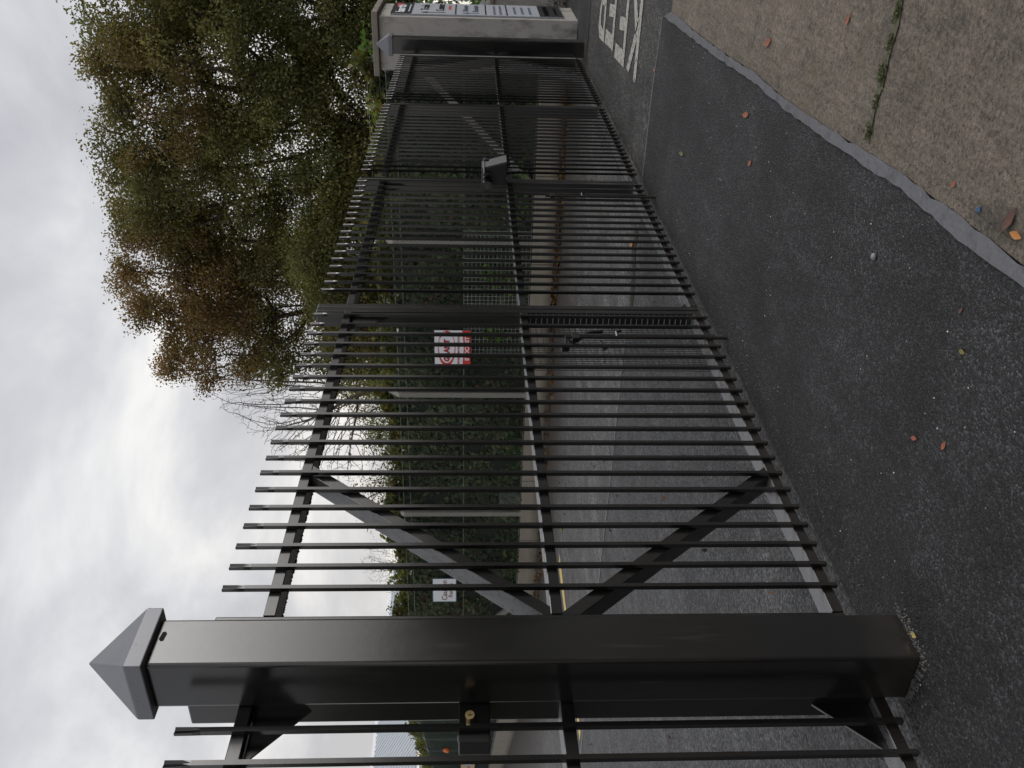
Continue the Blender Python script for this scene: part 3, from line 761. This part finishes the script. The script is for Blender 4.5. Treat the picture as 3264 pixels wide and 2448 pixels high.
MB().box(RX0 + .2, RX1 - .2, RY - dy + .3, RY + 6, 0, RZ - dy * sl_ - .1).build('shed_wall', M['roofsheet'], bl)

# ------------------------------------------------------------------ leaves
def leaf_quads(C, Nn, size, rnd, asp=0.7):
    """quads centred on C, facing roughly Nn"""
    n = len(C)
    a = rnd.normal(size=(n, 3)); a -= (a * Nn).sum(1, keepdims=True) * Nn; a /= np.linalg.norm(a, axis=1, keepdims=True) + 1e-9
    b = np.cross(Nn, a)
    s = (size * rnd.uniform(.65, 1.3, n))[:, None]
    tip = C + a * s * .55; tail = C - a * s * .55
    fold = Nn * s * rnd.uniform(-.12, .25, (n, 1))
    l = C + b * s * asp * .5 + fold; r_ = C - b * s * asp * .5 + fold
    V = np.stack([tail, r_, tip, l], 1).reshape(-1, 3)
    return V, np.arange(4 * n).reshape(n, 4)
def unit(v): return v / (np.linalg.norm(v, axis=1, keepdims=True) + 1e-9)

def colonize(start, attract, seg, kill, infl, trunk_dir=(0, 0, 1), trunk_len=0, maxit=220, seed=1):
    rd = np.random.default_rng(seed)
    nodes = [np.array(start, float)]; par = [-1]
    d0 = np.array(trunk_dir, float); d0 /= np.linalg.norm(d0)
    for i in range(int(trunk_len / seg)):
        nodes.append(nodes[-1] + (d0 + rd.normal(0, .05, 3)) * seg); par.append(len(nodes) - 2)
    A = np.array(attract); alive = np.ones(len(A), bool)
    bestd = np.full(len(A), 1e9); bestn = np.zeros(len(A), int)
    fresh = list(range(len(nodes)))
    kills = []
    for it in range(maxit):
        P = np.array([nodes[i] for i in fresh]); idx = np.nonzero(alive)[0]
        if len(P) and len(idx):
            dd = np.linalg.norm(A[idx][:, None, :] - P[None], axis=2); k = dd.argmin(1); md = dd[np.arange(len(idx)), k]
            upd = md < bestd[idx]; bestd[idx[upd]] = md[upd]; bestn[idx[upd]] = np.array(fresh)[k[upd]]
        alive &= bestd > kill
        act = np.nonzero(alive & (bestd < infl))[0]
        if len(act) == 0: break
        fresh = []
        for ni in np.unique(bestn[act]):
            v = unit(A[act[bestn[act] == ni]] - nodes[ni]).sum(0) + rd.normal(0, .25, 3)
            nv = np.linalg.norm(v)
            if nv < 1e-6: continue
            p_ = nodes[ni] + v / nv * seg
            nodes.append(p_); par.append(ni); fresh.append(len(nodes) - 1)
        if len(nodes) > 9000: break
    return np.array(nodes), np.array(par)
def branch_mesh(nodes, par, tip_r, expo, maxr, sides=4):
    n = len(nodes); acc = np.zeros(n); ch = np.zeros(n, int)
    for i in range(n - 1, -1, -1):
        if ch[i] == 0: acc[i] = tip_r ** expo
        if par[i] >= 0: acc[par[i]] += acc[i]; ch[par[i]] += 1
    rad = np.minimum(acc ** (1 / expo), maxr)
    idx = np.nonzero(par >= 0)[0]
    p0 = nodes[par[idx]]; p1 = nodes[idx]; r1 = rad[idx]; r0 = np.minimum(rad[par[idx]], r1 * 1.6)
    d = unit(p1 - p0); up_ = np.where(np.abs(d[:, 2:3]) < .9, np.array([[0, 0, 1.]]), np.array([[1., 0, 0]]))
    u = unit(np.cross(d, up_)); w_ = np.cross(d, u)
    V = []
    for k in range(sides):
        an = 2 * math.pi * k / sides; dirv = u * math.cos(an) + w_ * math.sin(an)
        V.append(p0 + dirv * r0[:, None]); V.append(p1 + dirv * r1[:, None])
    V = np.stack(V, 1)                                  # (m, 2*sides, 3)
    m_ = len(idx); base = np.arange(m_)[:, None] * 2 * sides
    F = np.concatenate([base + np.array([[2 * k, 2 * ((k + 1) % sides), 2 * ((k + 1) % sides) + 1, 2 * k + 1]]) for k in range(sides)], 0)
    return V.reshape(-1, 3), F, rad, ch
def ellipsoid_pts(blobs, n, rd):
    """points in a union of ellipsoids (cx,cy,cz,rx,ry,rz,weight), fuller near the skin"""
    w_ = np.array([b[6] for b in blobs], float); w_ /= w_.sum()
    k = rd.choice(len(blobs), n, p=w_); b = np.array([x[:6] for x in blobs])[k]
    d = unit(rd.normal(size=(n, 3))); r_ = rd.uniform(.12, 1, (n, 1)) ** .5
    return b[:, :3] + d * r_ * b[:, 3:6]
def tree(base, blobs, natt, label, palette, leaves=40, lsize=.10, spread=.28, seg=.28, trunk=3.0, tip=.0125, maxr=.22, seed=1, name='leafy_tree', lean=(0, 0, 1), infl=2.6, cat='tree', group=None):
    rd = np.random.default_rng(seed)
    t_ = thing(name, base, label, cat, group)
    A = ellipsoid_pts(blobs, natt, rd)
    nodes, par = colonize(base, A, seg, seg * 1.35, infl, lean, trunk, seed=seed)
    V, F, rad, ch = branch_mesh(nodes, par, tip, 2.35, maxr)
    np_mesh('trunk', V, F, M['bark'] if leaves else M['twig'], t_)
    if leaves:
        thin = np.nonzero((rad < tip * 4.2))[0]
        C0 = nodes[thin]
        ph = rd.uniform(0, 6.28, 6)                             # full boughs and bare gaps between them
        fld = (np.sin(C0[:, 0] * 2.1 + C0[:, 2] * 1.1 + ph[0]) + np.sin(C0[:, 1] * 2.4 - C0[:, 2] * 1.6 + ph[1]) + np.sin(C0[:, 2] * 2.7 + C0[:, 1] * 1.2 + ph[2])
               + .7 * np.sin(C0[:, 1] * 4.7 + C0[:, 2] * 3.9 + ph[3]) + .7 * np.sin(C0[:, 2] * 5.3 - C0[:, 0] * 3.1 + ph[4]))
        wgt = np.clip(.95 + .46 * fld, .08, 2.1) * rd.uniform(.4, 1.6, len(thin))
        cnt = np.maximum(0, rd.poisson(leaves * wgt))
        rep = np.repeat(np.arange(len(thin)), cnt)
        C = C0[rep] + np.clip(rd.normal(0, spread, (len(rep), 3)), -1.7 * spread, 1.7 * spread) * np.array([1, 1, .7])
        Nn = unit(rd.normal(size=(len(C), 3)) + np.array([0, 0, .7]))
        V, F = leaf_quads(C, Nn, lsize, rd)
        np_mesh('crown', V, F, M['leaf'], t_, palette(C, thin[rep], rd))
    return t_
GREEN = 1.8 * np.array([[.078, .085, .030], [.098, .103, .034], [.056, .066, .027], [.125, .118, .038], [.090, .082, .034]])
RUST = 1.6 * np.array([[.15, .092, .040], [.17, .090, .036], [.13, .095, .034], [.10, .068, .036], [.19, .125, .045]])
def pal(rust_top, z0, z1, amount, seedn, dark=1.0):
    def f_(C, bough, rd):
        n = len(C); ph = np.sin(C[:, 0] * 1.3 + seedn) + np.sin(C[:, 1] * 1.7 + 2 * seedn) + np.sin(C[:, 2] * 1.5 + seedn)
        pr = np.clip((C[:, 2] - z0) / (z1 - z0), 0, 1) * rust_top + amount + ph * .10
        br = np.random.default_rng(seedn).uniform(-.16, .16, bough.max() + 1)[bough]
        nb = bough.max() + 1; r0 = np.random.default_rng(seedn + 50)          # a bough's leaves share a tint
        bt = r0.integers(0, 5, nb); bl = r0.uniform(.75, 1.3, nb)
        isr = np.clip((pr + br - .50) * 2.2 + .5 + rd.normal(0, .16, n), 0.02, .98)[:, None]
        g_ = (.7 * GREEN[bt[bough]] + .3 * GREEN[rd.integers(0, 5, n)]) * (bl[bough] * rd.uniform(.8, 1.25, n))[:, None]
        r_ = (.7 * RUST[bt[bough]] + .3 * RUST[rd.integers(0, 5, n)]) * (bl[bough] * rd.uniform(.7, 1.15, n))[:, None]
        return (r_ * isr + g_ * (1 - isr)) * dark
    return f_
TG = 'autumn trees behind the ivy covered fence'
tree((19.4, 5.75, 0), [(20.0, 4.6, 6.6, 2.4, 3.3, 3.0, 6), (19.3, 6.2, 8.0, 1.5, 1.7, 1.6, 1.6), (20.2, 3.4, 8.5, 1.5, 1.6, 1.4, 1.3), (19.6, 5.6, 4.3, 1.8, 2.4, 1.3, 2.0), (20, 4.8, 9.0, 1.2, 1.8, .8, .8), (19.8, 3.0, 4.2, 1.6, 1.6, 1.4, 1.2), (18.9, 5.0, 4.0, 1.2, 2.2, .9, 1.2), (20.0, 7.5, 8.0, 1.1, 1.3, 1.7, 1.8)], 2150,
     'broad dark green tree with forked trunk and browning top, behind the far gate leaves', pal(.45, 5.0, 10.5, .10, 3), 180, .066, .20, trunk=3.6, maxr=.30, seed=11, group=TG)
tree((21.6, 2.0, 0), [(21.6, 1.5, 6.2, 2.4, 2.6, 3.4, 5), (21.4, .9, 8.3, 1.6, 1.8, 1.4, 1.3), (21.2, 2.4, 3.6, 1.6, 1.8, 1.3, 1.4)], 1100,
     'dense olive green tree rising straight above the sign pillar', pal(.35, 6, 11, .04, 5), 190, .066, .22, trunk=3.2, maxr=.2, seed=12, group=TG)
tree((20.3, 9.6, 0), [(20.3, 9.9, 7.3, 1.8, 2.1, 2.1, 6), (20.2, 9.2, 9.2, 1.3, 1.6, 1.0, 1.6), (20.2, 11.0, 6.6, 1.3, 1.4, 1.6, 2.2), (20.2, 11.2, 4.9, 1.2, 1.2, 1.1, 1.4), (20.2, 11.5, 8.3, 1.0, 1.1, 1.2, 1.2), (20.2, 8.7, 6.3, 1.4, 1.3, 1.6, 1.5), (20.2, 9.6, 4.8, 1.7, 2.2, 1.2, 2.2)], 2000,
     'rust brown autumn tree with a rounded orange top, left of the dark green tree', pal(.75, 4.4, 8.6, .12, 8), 165, .064, .20, trunk=3.4, maxr=.24, seed=13, group=TG)
tree((18.6, 8.2, 0), [(18.6, 8.3, 4.3, 1.4, 1.9, 1.25, 3), (18.7, 10.2, 4.1, 1.3, 1.6, 1.1, 2.2), (18.5, 6.9, 4.0, 1.2, 1.3, 1.0, 1.6)], 900,
     'low orange flecked green tree just above the ivy hedge under the rust brown tree', pal(.15, 3, 6, .14, 2), 185, .060, .22, trunk=2.4, maxr=.12, seed=14, group=TG)
tree((20.6, 12.5, 0), [(20.6, 13.2, 6.2, 1.2, 1.4, 1.8, 2.2), (20.6, 14.0, 6.0, 1.1, 1.4, 1.3, 1.8), (20.6, 12.6, 7.4, 1.0, 1.0, 1.1, 1.2), (20.6, 14.9, 4.9, .9, 1.0, 1.0, 1.0)], 4600,
     'bare leafless tree with fine spreading twigs left of the rust brown tree', None, 0, seg=.105, trunk=3.2, tip=.0042, maxr=.09, seed=15, name='bare_tree', infl=1.5, group=TG)
tree((30, 19.0, 0), [(30, 18.6, 5.0, 1.6, 1.9, 1.5, 3), (30, 20.6, 4.6, 1.3, 1.4, 1.3, 1.8), (30, 17.2, 5.4, 1.1, 1.2, 1.2, 1.2)], 420,
     'sparse orange and green tree with sky showing through, above the ivy hedge', pal(.1, 3, 8, .34, 4), 60, .085, .28, trunk=3.2, maxr=.1, seed=16, group=TG)
tree((29, 23.4, 0), [(29, 23.2, 4.9, 1.2, 1.3, 1.5, 2), (29, 22.2, 4.2, 1.0, 1.0, 1.0, 1)], 260,
     'small sparse olive tree with sky behind it, nearest the slanting brace', pal(.1, 3, 8, .26, 6), 52, .085, .28, trunk=3.0, maxr=.08, seed=17, group=TG)
tree((27.5, 25.2, 0), [(27.5, 25.3, 4.6, 1.0, 1.2, 1.4, 2), (27.5, 26.2, 4.3, .8, .9, 1.0, 1)], 1500,
     'bare twiggy bush above the hedge between the slanting brace and the near post', None, 0, seg=.12, trunk=2.6, tip=.004, maxr=.05, seed=18, name='bare_bush', infl=1.5, group=TG)

# ------------------------------------------------------------------ ivy hedges
IVY = 1.35 * np.array([[.048, .070, .032], [.060, .084, .036], [.040, .060, .032], [.078, .092, .044], [.085, .078, .042]])
def hedge(name, label, pt, length, zb, zt, depth, n, seed, size):
    """pt(s, off, z): s along the hedge, off into it from the fence side"""
    rd = np.random.default_rng(seed)
    t_ = thing(name, pt(length / 2, .3, 0), label, 'hedge')
    def top(s): return zt + .10 * np.sin(s * 1.9 + seed) + .07 * np.sin(s * 5.1) + .04 * np.sin(s * 11.3)
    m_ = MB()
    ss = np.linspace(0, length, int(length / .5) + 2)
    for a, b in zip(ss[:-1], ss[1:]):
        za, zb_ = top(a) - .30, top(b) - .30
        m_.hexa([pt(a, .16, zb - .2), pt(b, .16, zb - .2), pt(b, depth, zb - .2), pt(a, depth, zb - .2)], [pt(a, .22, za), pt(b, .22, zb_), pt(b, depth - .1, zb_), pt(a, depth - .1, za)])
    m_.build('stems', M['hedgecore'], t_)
    s = rd.uniform(0, length, n); frac = rd.random(n); tp = top(s)
    face = frac < .78
    z = np.where(face, zb + (tp - zb) * rd.random(n) ** .9, tp - np.abs(rd.normal(0, .10, n)))
    lump = .07 * np.sin(s * 3.1 + z * 2.2) + .05 * np.sin(s * 7.7 - z * 5.3)
    off = np.where(face, .10 + lump + np.abs(rd.normal(0, .05, n)), rd.uniform(.02, depth, n))
    off = np.maximum(off, .055)
    z = z + np.where(face, 0, .30 * rd.random(n) ** 4 * np.sin(s * 9))
    C = np.array([pt(a, b, c) for a, b, c in zip(s, off, z)])
    p0, p1 = np.array(pt(0, 0, 0)), np.array(pt(0, 1, 0)); back = p1 - p0
    Nn = unit(np.where(face[:, None], -back * .9, -back * .25) + np.array([0, 0, .5]) + rd.normal(0, .48, (n, 3)))
    V, F = leaf_quads(C, Nn, size, rd, .95)
    c_ = IVY[rd.integers(0, 5, n)] * rd.uniform(.7, 1.5, (n, 1))
    hi = np.clip((z - (tp - .40)) / .32, 0, 1)
    young = rd.random(n) < hi * .88
    YG = np.array([[.15, .19, .03], [.20, .20, .04], [.12, .15, .03], [.22, .17, .04], [.09, .12, .03]])[rd.integers(0, 5, n)] * rd.uniform(.55, 1.15, (n, 1))
    c_ = np.where(young[:, None], YG, c_)
    mot = .5 + .5 * np.clip(np.sin(s * 1.35 + z * 1.1 + seed) + .8 * np.sin(s * 3.7 - z * 2.9), -1, 1)
    c_ = c_ * (.55 + .75 * mot)[:, None]
    dead = rd.random(n) < (.03 + .12 * np.clip(np.sin(s * .9 + 2 * z) - .45, 0, 1))
    c_ = np.where(dead[:, None], np.array([[.14, .075, .03]]) * rd.uniform(.6, 1.3, (n, 1)), c_)
    np_mesh('foliage', V, F, M['leaf'], t_, c_)
    return t_
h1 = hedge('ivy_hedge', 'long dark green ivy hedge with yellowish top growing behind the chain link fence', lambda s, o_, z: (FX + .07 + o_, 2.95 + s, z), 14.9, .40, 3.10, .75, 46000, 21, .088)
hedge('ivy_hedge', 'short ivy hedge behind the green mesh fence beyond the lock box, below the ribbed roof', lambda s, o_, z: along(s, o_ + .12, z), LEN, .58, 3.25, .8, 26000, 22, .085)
# unseen hedges added out of shot to darken what the gloss paint mirrors
hedge('hedge', 'added unseen hedge across the road, darkening the gate paint reflections', lambda s, o_, z: (s - 12, -13 - o_, z), 56, 0, 3.6, 1.2, 16000, 23, .22)
hedge('hedge', 'added tall unseen hedge past the road end, darkening the gate paint reflections', lambda s, o_, z: (31 + o_, -13 + s, z), 13.5, 0, 10.0, 1.2, 15000, 26, .22)
hedge('hedge', 'added tall unseen hedge left of the gate, darkening the post reflections', lambda s, o_, z: (-22 + s, 13 + .25 * s + o_, z), 19, 0, 5.4, 1.2, 9000, 24, .22)
# bright weeds growing at the foot of the fence
def clump(name, label, base, h, w_, n, size, cols, seed, cat='plant', group=None, parent_up=.8):
    rd = np.random.default_rng(seed)
    t_ = thing(name, base, label, cat, group)
    st = MB()
    for k in range(6):
        a = rd.uniform(0, 6.28); l_ = rd.uniform(.3, 1) * w_
        st.tube([base, (base[0] + math.cos(a) * l_ * .4, base[1] + math.sin(a) * l_ * .4, base[2] + h * .5), (base[0] + math.cos(a) * l_, base[1] + math.sin(a) * l_, base[2] + h * rd.uniform(.7, 1))], max(.0012, size * .04), 4)
    st.build('stems', M['twig'], t_)
    C = np.array(base) + rd.normal(0, 1, (n, 3)) * np.array([w_ * .35, w_ * .5, 0]) + np.array([0, 0, 1]) * (rd.random((n, 1)) * h)
    Nn = unit(rd.normal(size=(n, 3)) + np.array([-.5, -.2, parent_up]))
    V, F = leaf_quads(C, Nn, size, rd, .6)
    np_mesh('leaves', V, F, M['leaf'], t_, np.array(cols)[rd.integers(0, len(cols), n)] * rd.uniform(.6, 1.2, (n, 1)))
    return t_
BR = [[.10, .19, .03], [.13, .22, .04], [.07, .14, .03]]
clump('weed', 'bright green weed tuft at the fence foot below the red and white sign', (FX - .05, 7.9, .75), .5, .22, 60, .10, BR, 31)
clump('weed', 'bright green weed tuft behind the square wire mesh panel', (FX + .02, 6.75, .55), .75, .30, 110, .11, BR, 32)
clump('weed', 'bright green weed patch at the fence foot beside the lock shroud', (FX + .0, 5.0, .5), .4, .5, 120, .09, BR, 33)
clump('weed', 'green weed patch at the fence foot under the plain chain link', (FX + .0, 10.4, .42), .32, .9, 240, .07, [[.05, .10, .025], [.04, .08, .02]], 34)
clump('weed', 'green weed patch at the fence foot between the two diagonal braces', (FX + .0, 13.3, .42), .32, .9, 240, .07, [[.05, .10, .025], [.04, .08, .02]], 35)
clump('shrub', 'yellow green climber spilling over the hedge top beside the sign pillar', (15.3, 3.75, 2.75), .45, .75, 330, .10, [[.22, .25, .05], [.26, .22, .05], [.16, .21, .04]], 36)
clump('shrub', 'fresh green shoot growing over the coping behind the post cap', (14.6, 2.75, 2.85), .35, .28, 70, .10, BR, 37)
clump('shrub', 'green shrub above the low grey wall at the picture edge', (16.0, 2.3, 1.2), 1.2, .8, 300, .10, BR, 38)
clump('weed', 'dead brown weed at the foot of the low grey wall', (15.0, 2.02, .0), .3, .25, 90, .07, [[.05, .035, .02], [.04, .03, .02]], 39)

# ------------------------------------------------------------------ small things on the ground
rd = np.random.default_rng(50)      # leaf litter lying along the gutter
n = 900
yy = rd.uniform(3.2, 8.0, n); xx = 13.95 + rd.normal(0, .2, n) + .1 * np.sin(yy * 2)
extra = 260
yy = np.concatenate([yy, rd.uniform(8, 17, extra)]); xx = np.concatenate([xx, 13.9 + rd.normal(0, .35, extra)])
C = np.stack([xx, yy, .012 + rd.random(len(xx)) * .035], 1)
V, F = leaf_quads(C, unit(rd.normal(0, .35, (len(C), 3)) + np.array([0, 0, 1])), .10, rd, .7)
LC = np.array([[.12, .052, .022], [.08, .038, .018], [.16, .075, .025], [.05, .03, .018], [.20, .12, .04]])
o = np_mesh('leaf_litter', V, F, M['leaf'], None, LC[rd.integers(0, 5, len(C))] * rd.uniform(.6, 1.2, (len(C), 1))); tag(o, 'brown fallen leaves drifted along the gutter below the concrete wall', 'leaves', kind='stuff')
n = 420
yy = rd.uniform(2.62, 14.2, n); xx = rd.uniform(3, 13.5, n)
C = np.stack([xx, yy, .012 + rd.random(n) * .01], 1)
V, F = leaf_quads(C, unit(rd.normal(0, .3, (n, 3)) + np.array([0, 0, 1])), .045, rd, .5)
o = np_mesh('leaf_scatter', V, F, M['leaf'], None, LC[rd.integers(0, 5, n)] * rd.uniform(.5, 1.3, (n, 1))); tag(o, 'small bits of leaf and grit scattered over the yard', 'leaves', kind='stuff')
def fallen_leaf(x, y, z, L_, w_, rot, c, label, curl=.35):
    m_ = MB(); out = [(0, -.5), (.28, -.32), (.5, 0), (.34, .25), (0, .5)]
    prof = [(-.5, 0), (-.25, .55), (.02, 1), (.27, .7), (.5, 0)]
    vs = []; fs = []
    for (u, ww) in prof:
        zc = curl * L_ * (u * u) * .8
        for sgn in (-1, 0, 1): vs.append((u * L_, sgn * ww * w_ / 2, zc + abs(sgn) * ww * w_ * curl * .35))
    for i in range(4):
        for k in range(2): fs.append((i * 3 + k, i * 3 + k + 1, i * 3 + 3 + k + 1, i * 3 + 3 + k))
    ca, sa = math.cos(rot), math.sin(rot)
    vs = [(x + a * ca - b * sa, y + a * sa + b * ca, z + .002 + cz) for a, b, cz in vs]
    mt = bpy.data.materials.get('fallen_leaf_' + c) or plain('fallen_leaf_' + c, {'orange': (.27, .085, .045), 'yellow': (.42, .33, .12), 'green': (.12, .15, .045), 'amber': (.42, .17, .04), 'brown': (.10, .045, .03), 'olive': (.17, .15, .03)}[c], .6, .25, 60)
    m_.add(vs, fs)
    o = m_.build('fallen_leaf', mt, None, 0, 2, True)
    return tag(o, label, 'leaf', 'fallen leaves lying on the ground')
for a in [
 (4.819, 1.235, .008, .115, .035, 0.3, 'orange', 'long orange fallen leaf on the dark tarmac closest to the sealed joint'),
 (4.619, 1.438, .008, .06, .03, 0.6, 'orange', 'short orange fallen leaf on the dark tarmac beyond the long orange leaf'),
 (6.152, 1.857, .008, .13, .035, 0.2, 'green', 'thin green fallen leaf on the dark tarmac out towards the gate'),
 (4.636, 0.829, .014, .10, .04, 0.4, 'orange', 'orange fallen leaf alone on the concrete path near the sealed joint'),
 (3.695, 0.569, .014, .055, .03, 1.0, 'orange', 'orange fallen leaf on the concrete beside the weedy crack'),
 (3.80, 0.470, .014, .05, .022, 0.2, 'amber', 'small amber fallen leaf beside the dark damp stain on the concrete'),
 (2.605, 0.865, .014, .03, .018, 0.9, 'orange', 'tiny round orange fallen leaf on the concrete near the blue chip'),
 (2.225, 0.880, .014, .06, .024, 0.1, 'amber', 'bright amber fallen leaf on the mossy concrete corner'),
 (2.275, 0.852, .014, .085, .035, 1.2, 'brown', 'crumpled dark brown fallen leaf beside the bright amber leaf'),
 (2.401, 1.673, .008, .042, .018, 0.5, 'orange', 'dull orange fallen leaf on the open dark tarmac'),
 (2.236, 1.586, .008, .038, .022, 1.3, 'orange', 'bright orange fallen leaf on the open dark tarmac'),
 (2.300, 1.285, .008, .036, .016, 0.2, 'olive', 'olive yellow fallen leaf on the dark tarmac'),
 (2.374, 1.183, .008, .03, .014, 1.0, 'brown', 'brown curled fallen leaf on the dark tarmac near the sealed joint'),
 (2.055, 2.232, .008, .045, .022, 0.4, 'yellow', 'pale yellow fallen leaf at the foot of the near gate post'),
 (7.470, 1.57, .004, .10, .03, 0.2, 'orange', 'orange fallen leaf on the road joint near the painted letters'),
 (10.9, 9.35, .005, .22, .13, 0.2, 'olive', 'large olive and orange fallen leaf in the yard by the yellow line'),
 (7.6, 3.15, .010, .16, .08, 0.8, 'amber', 'amber fallen leaf lying in the wet rut inside the gate'),
 (8.5, 4.9, .005, .12, .05, 1.2, 'brown', 'red brown fallen leaf on the yard tarmac behind the gate')]: fallen_leaf(*a)
# pebbles, chip of blue plastic
def pebble(x, y, z, r_, mat, name, label, cat, group=None):
    bm = bmesh.new(); bmesh.ops.create_icosphere(bm, subdivisions=2, radius=r_)
    r2 = random.Random(int(x * 1000))
    for v in bm.verts: v.co *= r2.uniform(.8, 1.12); v.co.z *= .7
    for f in bm.faces: f.smooth = True
    me = bpy.data.meshes.new(name); bm.to_mesh(me); bm.free(); me.materials.append(mat)
    o = bpy.data.objects.new(name, me); col.objects.link(o); o.location = (x, y, z + r_ * .5); return tag(o, label, cat, group)
M['stone'] = plain('pebble_stone', (0.24, 0.24, 0.25), .8, .2, 60); M['chip'] = plain('pale_chip', (0.62, 0.62, 0.60), .7, .1)
pebble(2.995, 1.275, .008, .014, M['stone'], 'pebble', 'grey pebble on the dark tarmac beside the path', 'stone')
rs2 = random.Random(9)
V = []; 
m = MB()
for i in range(95):
    x, y = rs2.uniform(1.9, 6.5), rs2.uniform(1.12, 2.4); r_ = rs2.uniform(.0012, .0028)
    m.add([(x - r_, y - r_, .0085), (x + r_, y - r_, .0085), (x + r_ * .7, y + r_, .0085), (x - r_, y + r_, .0085), (x, y, .0085 + r_ * 1.5)], [(3, 2, 1, 0), (0, 1, 4), (1, 2, 4), (2, 3, 4), (3, 0, 4)])
o = m.build('white_grit', M['chip']); tag(o, 'scattered specks of white grit on the dark tarmac', 'grit', kind='stuff')
m = MB()                                                     # grit washed up against the post and under the gate
for i in range(520):
    k = rs2.random()
    if k < .45:
        a_ = rs2.uniform(0, 1); side = rs2.random() < .5
        x, y = (1.98 - abs(rs2.gauss(0, .018)), 2.24 + a_ * .25) if side else (1.97 + a_ * .24, 2.262 - abs(rs2.gauss(0, .020)))
    else: x, y = rs2.uniform(1.2, 6.5), 2.40 + rs2.gauss(0, .10)
    r_ = rs2.uniform(.0018, .0055)
    m.add([(x - r_, y - r_, .0085), (x + r_, y - r_ * .8, .0085), (x + r_ * .7, y + r_, .0085), (x - r_, y + r_, .0085), (x + r_ * .1, y, .0085 + r_ * 1.3)], [(3, 2, 1, 0), (0, 1, 4), (1, 2, 4), (2, 3, 4), (3, 0, 4)])
M['gravel'] = plain('grey_grit', (0.085, 0.080, 0.075), .85, .5, 90)
o = m.build('loose_grit', M['gravel']); tag(o, 'loose grey grit washed against the post foot and under the gate', 'grit', kind='stuff')
M['blue'] = plain('blue_plastic', (0.03, 0.08, 0.16), .5, .1)
o = MB().box(-.011, .011, -.007, .007, 0, .004).build('plastic_chip', M['blue'], None, .001); o.location = (2.436, .885, .015); o.rotation_euler = (0, 0, .5)
tag(o, 'small blue plastic chip on the mossy concrete', 'litter')
# weeds along the crack in the path
cr_ = [(3.30, .25), (3.28, .438), (3.273, .509), (3.268, .622), (3.271, .717), (3.276, .93)]
M['crack'] = plain('damp_crack', (.082, .080, .046), .9, .45, 40)
o = ribbon([(x, y) for x, y in densify([(3.33, -1.0)] + cr_)], .017, .0165, .85, 12).build('path_crack', M['crack']); tag(o, kind='structure')
WC = [[.085, .105, .040], [.105, .125, .045], [.07, .08, .035]]
for y, h, w_, n, lab in [(.475, .012, .055, 90, 'leafy green weed in the concrete crack farthest from the tarmac'), (.575, .008, .05, 70, 'flat dark moss strip in the middle of the concrete crack'), (.69, .012, .06, 100, 'bright green leafy weed tuft halfway along the concrete crack'),
                  (.79, .007, .05, 50, 'thin green moss in the concrete crack'), (.89, .014, .05, 80, 'star shaped green weed where the concrete crack meets the sealed joint')]:
    clump('weed', lab, (3.272, y, .016), h * .6, w_ * .62, n, .013, WC, int(y * 100), group='weeds growing in the crack of the path')
print('objects', len(bpy.data.objects))
